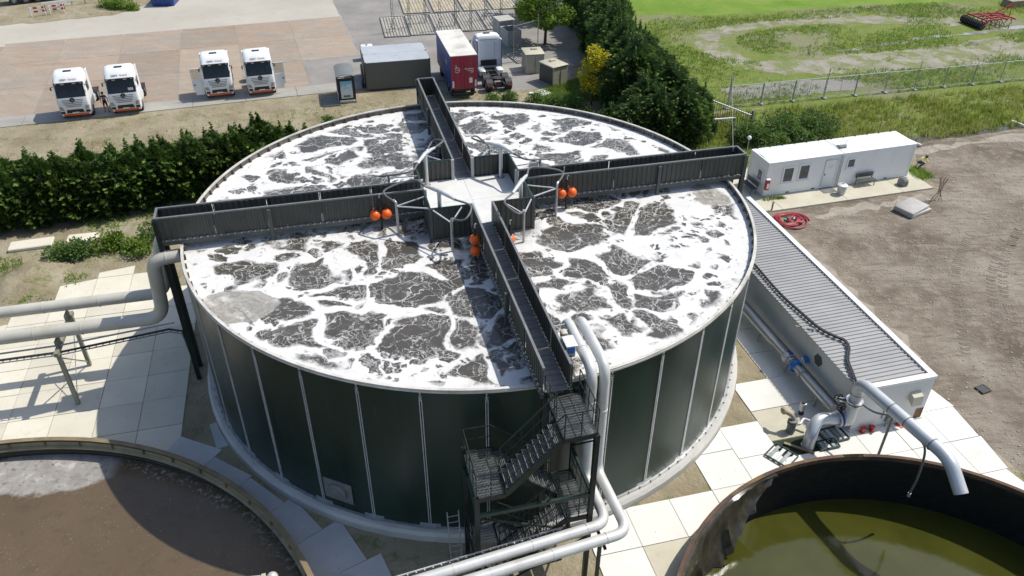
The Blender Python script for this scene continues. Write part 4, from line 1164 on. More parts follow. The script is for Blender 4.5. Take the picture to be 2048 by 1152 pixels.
MB().lathe([(.21,-.1),(.33,-.1),(.33,.1),(.21,.1)], 20, (0,0,0), axis='X', closed_prof=True).build('valve_body', 'blue', bv)
MB().tube([(0,-.2,.15),(0,-.55,.28)], .06, 8).build('stem', 'galv_light', bv)
MB().tube([(-.14,-.52,.3),(.2,-.6,.3)], .11, 12).build('actuator', 'blue', bv)
MB().ball((.0,-.3,.42), .09, 10).build('position_lamp', 'galv_light', bv)
bv2 = thing('control_valve', 'pale blue clamped coupling valve on the stainless pipe', 'valve', lp0+dl*3.95, math.atan2(dl.y,dl.x))
MB().lathe([(.21,-.16),(.30,-.16),(.34,0),(.30,.16),(.21,.16)], 20, (0,0,0), axis='X', closed_prof=True).build('valve_body', 'pipe_white', bv2)
MB().box((0,-.05,.32), (.3,.2,.08)).build('name_plate', 'blue_navy', bv2, None)

# ------------------------------------------------------------------ clutter beside the pump house
def ab_obj(name, mat, label, cat, x0, x1, y0, y1, z0, z1): pass
ac = thing('pneumatic_actuator', 'loose silver and black cylinder standing on a paving plate', 'actuator', (15.86,-7.40,.05), R(10))
MB().tube([(0,0,0),(0,0,.22)], .13, 14).build('end_cap', 'black', ac); MB().bbox((0,0,.47), (.26,.24,.5), .03).build('barrel', 'galv_light', ac); MB().tube([(0,0,.72),(0,0,.80)], .10, 12).build('end_cap', 'black', ac)
MB().box((0,-.125,.5), (.06,.02,.06)).build('port', 'black', ac, None)
pd = thing('standpipe', 'grey plastic chamber pipe with a tan tap fitting on top', 'standpipe', (14.92,-8.55,.05), R(20))
MB().lathe([(.001,0),(.2,0),(.2,.5),(.24,.5),(.24,.58),(.2,.58),(.2,.66),(.23,.66),(.23,.74),(.001,.74)], 18).build('chamber', 'rail_grey', pd)
MB().tube(fillet([(0,0,.7),(0,.05,.95),(-.25,.35,1.05)], .12), .10, 10).build('elbow', 'wood', pd)
MB().lathe([(.001,-.05),(.17,-.05),(.17,.05),(.001,.05)], 10, (-.3,.42,1.06), axis='X').build('tap_body', 'wood', pd); MB().lathe([(.001,0),(.09,0),(.11,.04),(.001,.06)], 8, (-.22,.6,1.1)).build('tap_knob', 'wood', pd)
sb = big_pipe('branch_pipe', 'thin white pipe branching from the standpipe towards the pit', [(15.0,-8.6,.55),(15.25,-8.65,.6),(15.55,-8.3,.6),(15.9,-8.55,.6)], .07, 'pipe_white', .1, n=10)
# open pit with gratings lifted off
pit = [S2(11.85,-12.72), S2(13.85,-12.72), S2(13.85,-11.66), S2(11.85,-11.66)]
struct('pit_floor', sheet('pit_floor', pit, .006, 'core_dark'), 'dark open pit between the paving plates')
def loose_grating(x, y, rz, L, W, label, z=.07, tilt=0):
    t = thing('floor_grating', label, 'grating', (x,y,z), rz, 'lifted floor gratings')
    for s in (-1,1):
        MB().box((0,s*W/2,.03), (L,.05,.08)).build('edge_bar', 'dark_green', t, None); MB().box((s*L/2,0,.03), (.05,W-.05,.08)).build('edge_bar', 'dark_green', t, None)
    for k in range(int(L/.28)):
        MB().box((-L/2+.2+k*.28,0,.03), (.16,W-.12,.03)).build('grating_slat', 'grating' if k % 2 == 0 else 'galv_light', t, None)
    t.rotation_euler = (tilt,0,rz)
    return t
loose_grating(13.95,-10.15,R(-48), 1.15, 1.0, 'green edged floor grating propped at the rusty basin rim', .10)
loose_grating(16.85,-8.95,R(15), 1.2, .9, 'green edged floor grating lying under the looping pipe', .09)
loose_grating(16.35,-9.55,R(12), 1.0, .55, 'small dark floor grating lying at the pit edge', .09)
MB_ = MB().bar((14.35,-9.35,.09),(15.55,-10.05,.09), .12,.08); o = MB_.build('timber_beam', 'wood', None, None); tag(o, 'weathered timber beam lying across the open pit', 'beam')
hy = [(18.35,-8.78),(18.85,-8.68)]
for k, (x, y) in enumerate(hy):
    t = thing('red_coupling', ('larger' if k else 'smaller')+' dusty red hose coupling on the plates before the pump house', 'hose coupling', (x,y,.05), R(20+60*k))
    MB().lathe([(.001,0),(.13,0),(.13,.05),(.09,.06),(.09,.2),(.12,.21),(.12,.27),(.001,.28)], 14).build('body', 'red', t)
    MB().tube([(0,0,.14),(.2,.05,.14)], .06, 10).build('outlet', 'red', t); MB().tube([(.2,.05,.14),(.24,.06,.14)], .09, 10).build('outlet_cap', 'red', t)
    if k: MB().tube([(-.1,0,.1),(-.24,.02,.12)], .07, 10).build('outlet', 'red', t)
bx = thing('meter_box', 'small grey green metal box on short legs by the pump house wall', 'meter box', (19.72,-8.32,.05), SITE)
MB().bbox((0,0,.42), (.36,.3,.34), .02).build('housing', 'rail_grey', bx)
for q in ((-.14,-.1),(.14,-.1),(-.14,.1),(.14,.1)): MB().box((q[0],q[1],.125), (.03,.03,.25)).build('leg', 'rail_grey', bx, None)
MB().box((0,-.02,.6), (.14,.03,.02)).build('handle', 'black', bx, None)
cn = thing('traffic_cone', 'faded orange traffic cone knocked flat under the overflow pipe', 'traffic cone', (20.4,-8.35,.05), R(40))
MB().lathe([(.001,.0),(.19,0),(.19,.03),(.14,.035),(.05,.48),(.001,.49)], 16).build('cone', 'orange_paint', cn)
MB().box((0,0,.015), (.42,.42,.03)).build('base', 'orange_paint', cn, None)
MB().lathe([(.117,.15),(.094,.25),(.097,.25),(.120,.15)], 16, closed_prof=True).build('white_band', 'text_white', cn)
gr_ = thing('drain_grate', 'square black drain grate lying on the gravel', 'drain grate', (25.82,-6.08,.01), R(20))
for s in (-1,1): MB().box((0,s*.24,.05), (.6,.06,.08)).build('edge_bar', 'black', gr_, None); MB().box((s*.27,0,.05), (.06,.42,.08)).build('edge_bar', 'black', gr_, None)
for k in range(5): MB().box((-.18+k*.09,0,.05), (.04,.44,.06)).build('grate_bar', 'cable_grey', gr_, None)
# mast-mounted lamp standing in the brown basin, seen at the picture's lower edge
lm = thing('mixer_head', 'cream bracket with a white dome float beside the brown water', 'mixer', (-8.3,-16.05,-.1), R(15))
MB().box((0,0,.45), (.16,.16,1.3)).build('bracket_post', 'beige_box', lm, None); MB().bar((0,0,1.0),(-.5,.1,1.0), .10,.10).build('bracket_arm', 'beige_box', lm, None)
MB().ball((.30,-.05,.9), .22, 16).build('dome', 'pipe_white', lm); MB().ball((-.55,.12,.95), .14, 12).build('dark_knob', 'basin_dark', lm)

# ------------------------------------------------------------------ white site cabins
CA = R(13.2)
slab = thing('cabin_slab', 'narrow cream concrete slab under the white cabins', None, (19.6,12.35,0), R(12.7), kind='structure')
for k, (a, b) in enumerate(((0,2.3),(2.33,7.6),(7.63,12.3),(12.33,14.9))):
    sheet('slab_panel', [(a,0),(b,0),(b,6.6),(a,6.6)], .12, 'cabin_slab', (), slab, .16)
def cabin(x, y, L, label, front):
    t = thing('site_cabin', label, 'cabin', (x,y,.14), CA, 'white site cabins')
    W, H = 2.46, 2.62
    MB().bbox((L/2,W/2,H/2+.03), (L-.06,W-.06,H-.1), .02).build('body', 'cabin_white', t)
    for q in ((.07,.07),(L-.07,.07),(.07,W-.07),(L-.07,W-.07)): MB().box((q[0],q[1],H/2), (.14,.14,H)).build('corner_post', 'cabin_white', t, None)
    for yy in (.05,W-.05):
        MB().ab(.142,L-.142,yy-.05,yy+.05,H-.16,H).build('roof_rail', 'cabin_white', t, None); MB().ab(.142,L-.142,yy-.05,yy+.05,0,.15).build('floor_rail', 'cabin_white', t, None)
        for k in range(2): MB().ab(L*.3+k*L*.35,L*.3+k*L*.35+.3,yy-.052,yy+.052,.03,.12).build('fork_pocket', 'black', t, None)
    for xx in (.05,L-.05):
        MB().ab(xx-.05,xx+.05,.142,W-.142,H-.16,H).build('roof_rail', 'cabin_white', t, None); MB().ab(xx-.05,xx+.05,.142,W-.142,0,.15).build('floor_rail', 'cabin_white', t, None)
    MB().loft([[(.1,.1,H-.02),(L-.1,.1,H-.02),(L-.1,W-.1,H-.02),(.1,W-.1,H-.02)],[(.14,W/2-.05,H+.05),(L-.14,W/2-.05,H+.05),(L-.14,W/2+.05,H+.05),(.14,W/2+.05,H+.05)]]).build('roof', 'white_paint', t, None)
    for k in range(6): MB().box((.5+k*(L-1)/5,W-.03,H+.05), (.06,.06,.10)).build('roof_lug', 'black', t, None)
    front(t, L, W, H)
    return t
def window(t, x, y, z, w_, h, side='F'):
    dpt = .05
    if side == 'F':
        fr = MB()
        for a in (-1,1): fr.box((x+a*(w_/2-.05),y-.02,z), (.11,dpt,h)); fr.box((x,y-.02,z+a*(h/2-.05)), (w_-.21,dpt,.11))
        f = fr.build('window', 'white_paint', t, None)
        MB().box((x,y-.005,z), (w_-.12,.02,h-.12)).build('pane', 'glass_grey', f, None); MB().box((x,y-.06,z-h/2-.02), (w_+.08,.14,.04)).build('sill', 'white_paint', f, None)
    else:
        fr = MB()
        for a in (-1,1): fr.box((x-.02,y+a*(w_/2-.05),z), (dpt,.11,h)); fr.box((x-.02,y,z+a*(h/2-.05)), (dpt,w_-.21,.11))
        f = fr.build('window', 'white_paint', t, None); MB().box((x-.005,y,z), (.02,w_-.12,h-.12)).build('pane', 'glass_grey', f, None)
def front1(t, L, W, H):
    window(t, 1.75, .02, 1.5, .95, 1.25); window(t, 3.05, .02, 1.55, .95, 1.25); window(t, .02, .85, 1.35, .75, .95, 'L')
    d = MB().box((5.25,.025,1.18), (.95,.04,2.05)).build('door', 'cabin_white', t, None)
    for a in (-1,1): MB().box((5.25+a*.50,.02,1.18), (.05,.06,2.12)).build('door_frame', 'galv_light', t, None)
    MB().box((5.25,.02,2.245), (1.05,.06,.05)).build('door_frame', 'galv_light', t, None)
    MB().box((4.88,-.01,1.1), (.04,.04,.16)).build('handle', 'black', d, None); MB().box((5.25,.0,1.75), (.4,.012,.03)).build('notice', 'galv_light', d, None); MB().box((5.25,.0,1.62), (.3,.012,.03)).build('notice', 'galv_light', d, None)
    MB().tube([(6.02,-.04,.1),(6.02,-.04,2.55)], .035, 8).build('downpipe', 'galv_light', t)
def front2(t, L, W, H):
    window(t, .75, .02, 1.75, .75, .8)
    MB().tube([(.1,1.2,H+.08),(.45,1.15,H+.1),(.9,1.1,H+.06)], .05, 8).build('roof_duct', 'rail_grey', t); MB().box((.35,.9,H+.1), (.5,.35,.12)).build('roof_box', 'rail_grey', t, None)
    MB().tube([(.55,.95,H+.1),(.65,.9,H+.6)], .02, 6).build('aerial', 'galv_light', t)
cx, cy = 21.0, 14.75
cabin(cx, cy, 6.12, 'white site cabin with two windows and a door in its long side', front1)
cabin(cx+6.2*math.cos(CA), cy+6.2*math.sin(CA), 6.2, 'white site cabin with one small square window', front2)
def cab_pt(a, b): return (cx+a*math.cos(CA)-b*math.sin(CA), cy+a*math.sin(CA)+b*math.cos(CA))
fx = thing('extinguisher_box', 'red and white extinguisher box hung on the cabin corner', 'extinguisher box', (*cab_pt(.05,-.16), .75), CA)
MB().bbox((0,0,.4), (.3,.24,.8), .03).build('case', 'red', fx); MB().box((0,-.122,.35), (.18,.012,.4)).build('label_plate', 'text_white', fx, None); MB().bbox((0,0,.83), (.32,.26,.08), .02).build('lid', 'cabin_white', fx)
def bench(a, b, rz, label):
    t = thing('bench', label, 'bench', (*cab_pt(a,b),.12), CA+rz)
    for k in range(3): MB().box((0,-.15+k*.15,.44), (1.5,.13,.04)).build('seat_slat', 'panel_mid', t, None)
    for k in range(2): MB().box((0,.28,.65+k*.18), (1.5,.04,.14)).build('back_slat', 'panel_mid', t, None)
    for s in (-.65,.65):
        MB().bar((s,-.2,0),(s,-.16,.42), .05,.05).build('leg', 'rail_grey', t, None); MB().bar((s,.22,0),(s,.28,.86), .05,.05).build('leg', 'rail_grey', t, None)
    return t
bench(8.3,-.42,0,'grey slatted bench against the cabin with one window'); bench(-.5,1.2,-math.pi/2,'dark slatted bench at the window end of the cabin')
bn = thing('dustbin', 'round pale grey dustbin standing on the cabin slab', 'dustbin', (26.84,14.95,.12))
MB().lathe([(.001,0),(.27,0),(.34,.72),(.001,.72)], 20).build('body', 'bin_grey', bn); MB().lathe([(.001,.80),(.2,.80),(.37,.74),(.37,.70),(.001,.70)], 20).build('lid', 'galv_light', bn)
MB().box((0,0,.83), (.14,.04,.05)).build('lid_handle', 'rail_grey', bn, None)
mt = MB().box((26.1,15.55,.135), (1.1,.8,.03), CA).build('door_mat', 'rail_grey', None, None); tag(mt, 'grey mat on the slab before the cabin door', 'mat')
gl = thing('gas_heater', 'squat faceted grey metal box at the slab end', 'metal box', (32.0,16.15,.12), CA)
MB().lathe([(.001,0),(.36,0),(.40,.1),(.38,.42),(.25,.55),(.001,.56)], 6).build('casing', 'rail_grey', gl, None); MB().box((0,0,.6), (.3,.06,.08)).build('handle', 'galv', gl, None); MB().box((.36,0,.2), (.08,.2,.2)).build('side_box', 'galv', gl, None)
# gravel yard bits
rbx = thing('rebar_cage', 'upright bundle of rusty reinforcing bars standing on the gravel', 'rebar', (33.6,14.0,0))
for k in range(7):
    a = k*.9; MB().tube([(.35*math.cos(a),.35*math.sin(a),0),(.12*math.cos(a+2.2),.12*math.sin(a+2.2),.9),(.3*math.cos(a+.6),.3*math.sin(a+.6),1.75)], .016, 5).build('bar', 'rust', rbx)
MB().tube([(.2*math.cos(i),.2*math.sin(i),1.1) for i in [k*.628 for k in range(10)]], .014, 5, closed=True).build('hoop', 'rust', rbx)
cs = thing('concrete_slab_stack', 'pale concrete cover slab lying tilted on a second slab', 'concrete slab', (31.0,12.45,0), R(28))
MB().bbox((0,0,.14), (2.1,1.55,.24), .03).build('lower_slab', 'concrete_block', cs); o = MB().bbox((-.12,.05,.38), (2.0,1.45,.2), .03).build('upper_slab', 'concrete_block', cs); o.rotation_euler = (R(2),R(-2),R(5))
hc = thing('hose_coil', 'tangled coil of red hose on the ground by the pump house', 'hose', (21.95,11.35,0))
rgh = random.Random(9)
for k in range(4):
    pts = []; turns = [1.6,2.2,1.5,2.0][k]; ox, oy = rgh.uniform(-.25,.25), rgh.uniform(-.15,.15)
    for i in range(46):
        a = i/45*turns*6.283+k*1.7; rr = [1.25,.95,.75,.5][k]*(1-.22*i/45)+.06*math.sin(3*a+k)
        pts.append((ox+rr*math.cos(a), oy+rr*math.sin(a)*.92, .07+.035*k+.03*math.sin(2*a+k)+.03*(i/45)))
    MB().tube(pts, .06, 7).build('hose_loop', 'hose_red' if k != 2 else 'red', hc)
MB().tube([(-.3,.1,.2),(-.15,.15,.22)], .09, 10).build('coupling', 'green_fit', hc); MB().tube([(-.55,-.1,.16),(-.4,-.05,.18)], .09, 10).build('coupling', 'green_fit', hc)
MB().tube([(.05,-.1,.25),(.15,-.05,.28)], .08, 10).build('coupling', 'galv', hc)
bp = thing('marker_post', 'short dark post beside the cabin slab edge', 'post', (21.0,12.75,.0)); MB().tube([(0,0,0),(0,0,.75)], .06, 8).build('post', 'rail_grey', bp); MB().box((0,0,.76), (.16,.16,.03)).build('cap', 'rail_grey', bp, None)
# weather vane sphere behind the cabin roof
wp = thing('sensor_pole', 'thin pole topped by a small white sensor ball behind the cabin', 'sensor pole', (20.6,18.4,0)); MB().tube([(0,0,0),(0,0,3.0)], .025, 6).build('pole', 'galv', wp); MB().ball((0,0,3.1), .16, 12).build('sensor_ball', 'white_paint', wp)

# ------------------------------------------------------------------ tractor units
SEC = [(.42,1.16,.10,2.2,.14),(.95,1.23,.0,2.25,.2),(1.5,1.25,.0,2.25,.22),(1.98,1.25,.07,2.25,.22),(3.02,1.23,.42,2.25,.24),(3.22,1.22,.38,2.25,.28),(3.55,1.18,.66,2.25,.36),(3.78,1.10,.92,2.22,.42),(3.87,.95,1.12,2.15,.42)]
def sec(z):
    for a, b in zip(SEC, SEC[1:]):
        if z <= b[0]:
            t = max(0,(z-a[0])/(b[0]-a[0])); return [a[i]+(b[i]-a[i])*t for i in range(5)]
    return SEC[-1]
def yfront(x, z):
    _, hw, yf, yb, r = sec(z); d = abs(x)-(hw-r)
    return yf+(0 if d <= 0 else r-math.sqrt(max(0, r*r-min(d,r)**2)))
def ring(z):
    _, hw, yf, yb, r = sec(z); out = []
    for cx_, cy_, a0 in ((hw-r,yb-r*.4,0),(-hw+r,yb-r*.4,90),(-hw+r,yf+r,180),(hw-r,yf+r,270)):
        rr = r*.4 if a0 < 180 else r
        for k in range(5):
            a = R(a0+k*22.5); sx_ = rr if a0 < 180 else r
            ox_ = (hw-rr if cx_ > 0 else -hw+rr)
            out.append((ox_+rr*math.cos(a), cy_+rr*math.sin(a), z))
    return out
def patch(z0, z1, x0a, x1a, x0b, x1b, off=.014, nx=10, nz=4, thick=.03):
    """panel following the cab front from z0 (x0a..x1a) to z1 (x0b..x1b)"""
    mb = MB()
    for lay in (0, 1):
        for j in range(nz+1):
            t = j/nz; z = z0+(z1-z0)*t
            for i in range(nx+1):
                s = i/nx; xa = x0a+(x0b-x0a)*t; xb = x1a+(x1b-x1a)*t; x = xa+(xb-xa)*s
                mb.v.append((x, yfront(x, z)-off+(thick if lay else 0), z))
    n1 = (nx+1)*(nz+1)
    for j in range(nz):
        for i in range(nx):
            q = j*(nx+1)+i; mb.f += [(q,q+1,q+nx+2,q+nx+1), (n1+q,n1+q+nx+1,n1+q+nx+2,n1+q+1)]
    for i in range(nx): mb.f += [(i,i+1,n1+i+1,n1+i), (n1-nx-1+i,n1-nx+i,2*n1-nx+i,2*n1-nx-1+i)]
    for j in range(nz): mb.f += [(j*(nx+1),(j+1)*(nx+1),n1+(j+1)*(nx+1),n1+j*(nx+1)), (j*(nx+1)+nx,(j+1)*(nx+1)+nx,n1+(j+1)*(nx+1)+nx,n1+j*(nx+1)+nx)]
    return mb
TXT = {}
def truck(name, label, x, y, rz, open_side=0, rear=5.9, group='white tractor units in the yard', extra=None, cat='truck'):
    t = thing(name, label, cat, (x,y,.022), rz, group)
    if 'cab' not in TXT:
        TXT['cab'] = MB().loft([ring(s[0]) for s in SEC]).mesh('cab', 35)
        TXT['ws'] = patch(2.02,3.0,-1.13,1.13,-1.10,1.10,.02).mesh('windscreen', 40)
        TXT['visor'] = patch(3.0,3.2,-1.16,1.16,-1.14,1.14,.10,thick=.06).mesh('sun_visor', 40)
        TXT['sl'] = [patch(z,z+.055,-w_,w_,-w_,w_,.014,nz=1).mesh('grille_slat', 40) for z, w_ in ((1.22,.58),(1.36,.66),(1.50,.74),(1.64,.80),(1.78,.84))]
        TXT['low'] = patch(.66,.98,-.70,.70,-.62,.62,.016).mesh('lower_grille', 40)
        TXT['bump'] = patch(.42,.60,-1.13,1.13,-1.15,1.15,.02).mesh('bumper_lip', 40)
        TXT['hl'] = [patch(.95,1.28,s*.98-.17,s*.98+.17,s*1.06-.14,s*1.06+.14,.02,nx=4,nz=2).mesh('headlight', 40) for s in (-1,1)]
        TXT['fog'] = [patch(.64,.86,s*.98-.17,s*.98+.17,s*.98-.17,s*.98+.17,.016,nx=4,nz=1).mesh('fog_light', 40) for s in (-1,1)]
        TXT['plate'] = patch(.63,.74,-.26,.26,-.26,.26,.035,nz=1).mesh('number_plate', 40)
        wv_ = []
        for k in (0,1):
            pass
        TXT['tyre'] = MB().lathe([(.30,-.14),(.50,-.14),(.52,-.10),(.52,.10),(.50,.14),(.30,.14)], 24, axis='X', closed_prof=True).mesh('tyre', 40)
        TXT['rim'] = MB().lathe([(.001,-.05),(.12,-.05),(.16,-.02),(.27,.02),(.305,-.10),(.305,.10),(.001,.10)], 16, axis='X').mesh('rim', 40)
        TXT['g'] = text_mesh('GRM', .25, .003); TXT['g2'] = text_mesh('TRANS', .21, .003)
    cab = link('cab', TXT['cab'], 'white_paint', t)
    link('windscreen', TXT['ws'], 'glass_dark', cab); link('sun_visor', TXT['visor'], 'black', cab)
    for s in TXT['sl']: link('grille_slat', s, 'grille_grey', cab)
    link('lower_grille', TXT['low'], 'black', cab); link('bumper_lip', TXT['bump'], 'orange_paint', cab)
    for k in (0,1): link('headlight', TXT['hl'][k], 'lamp_glass' if k else 'lamp_glass', cab); link('fog_light', TXT['fog'][k], 'black', cab)
    link('number_plate', TXT['plate'], 'text_white', cab)
    for s in (-1,1):
        MB().box((s*.45,yfront(.45,3.1)-.15,3.12), (.26,.06,.07)).build('marker_light', 'lamp_glass', cab, None)
        MB().box((s*.98,yfront(.98,3.15)-.13,3.14), (.14,.06,.07)).build('marker_light', 'lamp_glass', cab, None)
        mr = MB().bar((s*1.2,.30,2.97),(s*1.40,.25,2.93), .04,.04); mr.build('mirror_arm', 'black', cab, None); MB().bbox((s*1.40,.26,2.80), (.10,.14,.30), .03).build('mirror', 'black', cab)
        MB().box((s*1.238,1.25,2.55), (.02,.95,.78)).build('side_window', 'glass_dark', cab, None)
        MB().bar((s*1.21,.62,2.1),(s*1.21,.50,2.95), .06,.05).build('window_pillar', 'white_paint', cab, None)
        for k in range(2): MB().box((s*1.15,.75+.3*k,.55+.3*k), (.16,.5,.05)).build('step', 'chassis', cab, None)
        MB().lathe([(.50,0),(.60,0),(.60,.34),(.50,.34)], 10, (s*.89 if s > 0 else -1.23,1.05,.52), 0, math.pi, axis='X', closed_prof=True).build('wheel_arch', 'white_paint', cab)
        MB().box((s*1.19,2.45,2.1), (.08,.55,3.0)).build('side_deflector', 'white_paint', cab, None); MB().box((s*1.185,2.75,2.1), (.06,.06,2.96)).build('deflector_edge', 'black', cab, None)
    # round star emblem
    zc = 1.79
    em = MB().lathe([(.165,-.015),(.205,-.015),(.205,.015),(.165,.015)], 24, (0,yfront(0,zc)-.03,zc), axis='Y', closed_prof=True).build('emblem', 'black', cab)
    MB().lathe([(.001,-.006),(.17,-.006),(.17,.004),(.001,.004)], 24, (0,yfront(0,zc)-.026,zc), axis='Y').build('emblem_disc', 'black', em)
    for k in range(3):
        a = math.pi/2+k*2*math.pi/3; MB().bar((0,yfront(0,zc)-.042,zc),(.17*math.cos(a),yfront(0,zc)-.042,zc+.17*math.sin(a)), .05,.015).build('emblem_ray', 'galv_light', em, None)
    # roof hatch and lettering lying on the sloping roof front
    MB().bbox((0,1.36,3.885), (.66,.42,.05), .02).build('roof_hatch', 'glass_dark', cab)
    for s in (-1,1): MB().tube([(s*.62,1.30,3.80),(s*.62,1.15,3.84)], .05, 8).build('air_horn', 'rail_grey', cab)
    sl = math.atan2(3.55-3.24, .66-.40)
    l1 = link('lettering', TXT['g'], 'text_dark', cab, (-.36,.505,3.41)); l1.rotation_euler = (sl,0,0)
    l2 = link('lettering', TXT['g2'], 'letter_rust', cab, (.36,.505,3.41)); l2.rotation_euler = (sl,0,0)
    # chassis
    for s in (-.42,.42): MB().ab(s-.05,s+.05,1.2,rear,.62,.88).build('chassis_rail', 'chassis', t, None)
    for k in range(5): MB().ab(-.42,.42,2.3+k*(rear-2.5)/4.5,2.42+k*(rear-2.5)/4.5,.64,.84).build('cross_member', 'chassis', t, None)
    ax = rear-1.15
    axles = [1.05, ax] if rear < 6.5 else [1.05, ax-1.0, ax+.35]
    for a in axles:
        MB().tube([(-1.0,a,.52),(1.0,a,.52)], .09, 8).build('axle', 'chassis', t)
        for s in (-1,1):
            for dx in ((0,) if a == 1.05 else (0,.3)):
                wh = link('wheel', TXT['tyre'], 'rubber', t, (s*(1.08-dx),a,.52)); rm_ = link('rim', TXT['rim'], 'galv', wh); rm_.rotation_euler = (0,0,0 if s > 0 else math.pi)
    for s in (-1,1):
        for a in axles[1:]:
            MB().lathe([(.56,0),(.62,0),(.62,.62),(.56,.62)], 12, (s*.60 if s > 0 else -1.22,a,.52), R(15), R(165), axis='X', closed_prof=True).build('mudguard', 'chassis', t)
        MB().bbox((s*.88,3.05,.72), (.6,1.25,.58), .08).build('fuel_tank', 'galv_light' if s > 0 else 'white_paint', t)
        MB().box((s*.95,rear+.02,.72), (.42,.06,.14)).build('tail_light', 'red', t, None)
    MB().lathe([(.001,0),(.46,0),(.46,.08),(.001,.08)], 18, (0,ax-.1,1.0)).build('fifth_wheel', 'chassis', t); MB().box((0,ax-.1,.94), (.9,.5,.14)).build('fifth_wheel_base', 'chassis', t, None)
    MB().box((0,2.6,1.0), (1.5,.4,.1)).build('catwalk', 'galv', t, None)
    MB().box((0,2.30,1.2), (1.6,.12,.7)).build('rear_equipment', 'black', t, None); MB().box((-.62,2.275,2.3), (.06,.05,1.9)).build('rear_panel_rib', 'galv_light', t, None)
    MB().tube([(-.9,2.33,3.55),(.9,2.33,3.55)], .03, 6).build('rear_roof_rail', 'rail_grey', t)
    if open_side:
        s = open_side; dz = MB()
        d = MB().box((s*1.74,.44,1.42), (.92,.07,.98)).build('open_door', 'white_paint', t, None)
        MB().box((s*1.68,.445,.72), (.72,.06,.42)).build('door_skirt', 'white_paint', d, None)
        for xx in (1.31, 2.17): MB().box((s*xx,.44,2.42), (.06,.07,1.02)).build('door_frame', 'white_paint', d, None)
        MB().box((s*1.74,.44,2.90), (.80,.07,.06)).build('door_frame', 'white_paint', d, None); MB().box((s*1.74,.445,2.40), (.79,.015,.94)).build('door_pane', 'glass_clear', d, None)
        MB().box((s*2.02,.39,1.45), (.16,.05,.08)).build('door_handle', 'black', d, None)
    if extra: extra(t, cab)
    return t
def card(t, cab): MB().box((.72,yfront(.72,2.28)-.045,2.28), (.42,.015,.24)).build('windscreen_card', 'text_white', cab, None).rotation_euler
truck('tractor_unit', 'white tractor unit with doors shut beside the standing person', -33.72, 31.15, R(14))
truck('tractor_unit', 'white tractor unit with a white card behind its windscreen', -29.80, 32.05, R(14.5), extra=card)
truck('tractor_unit', 'white tractor unit with its door open towards the shut trucks', -22.62, 35.45, R(15), -1)
truck('tractor_unit', 'white tractor unit with its door open towards the bus shelter', -18.95, 36.0, R(15), 1)
truck('tractor_unit', 'white tractor unit parked nose away beside the red and blue box trailer', 1.5, 43.2, R(191), 0, 7.2)

# ------------------------------------------------------------------ box trailer, containers, shelter, kiosks
tr = thing('box_trailer', 'box trailer with red rear doors and a navy blue side', 'trailer', (-1.62,34.62,0), SITE)
MB().ab(0,2.42,.03,7.7,1.0,4.0).build('box_body', 'blue_navy', tr, None); MB().ab(.01,2.41,0,.028,.98,4.0).build('rear_doors', 'trailer_red', tr, None)
MB().ab(-.02,2.44,-.01,7.72,4.0,4.06).build('roof', 'trailer_roof', tr, None); MB().box((1.21,-.012,2.5), (.02,.02,2.9)).build('door_gap', 'black', tr, None)
for x in (.35,.9,1.5,2.1): MB().tube([(x,-.03,1.05),(x,-.03,3.95)], .018, 6).build('lock_rod', 'trailer_red', tr)
for q in ((.18,.5),(2.24,.5)): MB().box((q[0],-.016,1.45), (.16,.012,.62)).build('reflector_strip', 'text_white', tr, None)
MB().box((1.80,-.016,1.75), (.30,.012,.48)).build('notice_plate', 'text_white', tr, None)
lg = MB().lathe([(.20,0),(.245,0),(.245,.012),(.20,.012)], 28, (.58,-.03,2.75), axis='Y', closed_prof=True).build('emblem', 'text_white', tr)
MB().lathe([(.08,0),(.115,0),(.115,.012),(.08,.012)], 20, (.44,-.03,3.08), axis='Y', closed_prof=True).build('emblem_loop', 'text_white', lg); MB().bar((.46,-.025,2.84),(.62,-.025,2.70), .04,.012,(0,1,0)).build('emblem_tick', 'text_white', lg, None); MB().bar((.62,-.025,2.70),(.72,-.025,2.82), .04,.012,(0,1,0)).build('emblem_tick', 'text_white', lg, None)
for k, w_ in enumerate((.86,.6,.32)): MB().box((2.12-w_/2,-.016,2.82-k*.16), (w_,.012,.055)).build('small_print', 'text_white', tr, None)
text('E.A', .62, 'text_white', tr, (-.012,2.3,2.85), (math.pi/2,0,-math.pi/2))
for y in (1.2,2.5,6.6):
    for x in (.25,2.17):
        wh = link('wheel', TXT['tyre'], 'rubber', tr, (x,y,.52)); link('rim', TXT['rim'], 'galv', wh)
MB().ab(.3,2.1,.1,7.4,.75,.99).build('chassis', 'chassis', tr, None); MB().ab(.1,2.3,-.05,.08,.5,.62).build('under_run_bar', 'chassis', tr, None)
for x in (.35,2.07): MB().ab(x-.1,x+.1,6.9,7.1,0,.76).build('landing_leg', 'chassis', tr, None)

cn_ = []
for k in range(2):
    x, y = -9.55-math.sin(SITE)*2.46*k, 37.05+math.cos(SITE)*2.46*k
    c = thing('shipping_container', ['dark grey shipping container nearest the tank with plain long side', 'dark grey shipping container tucked behind its twin'][k], 'container', (x,y,.012), SITE, 'grey containers side by side')
    MB().bbox((3.03,1.22,1.33), (6.06,2.43,2.62), .03).build('body', 'box_grey', c, 20); MB().bbox((3.03,1.22,2.67), (6.04,2.41,.05), .02).build('roof', 'box_roof', c, 20)
    for q in ((.05,.05),(6.01,.05),(.05,2.38),(6.01,2.38)): MB().box((q[0],q[1],1.36), (.12,.12,2.72)).build('corner_post', 'box_grey', c, None)
    MB().ab(-.02,.0,.15,2.3,.1,2.5).build('end_door', 'black' if k == 0 else 'box_grey', c, None)
    MB().ab(.15,5.9,-.012,.0,.06,.16).build('floor_rail', 'chassis', c, None)
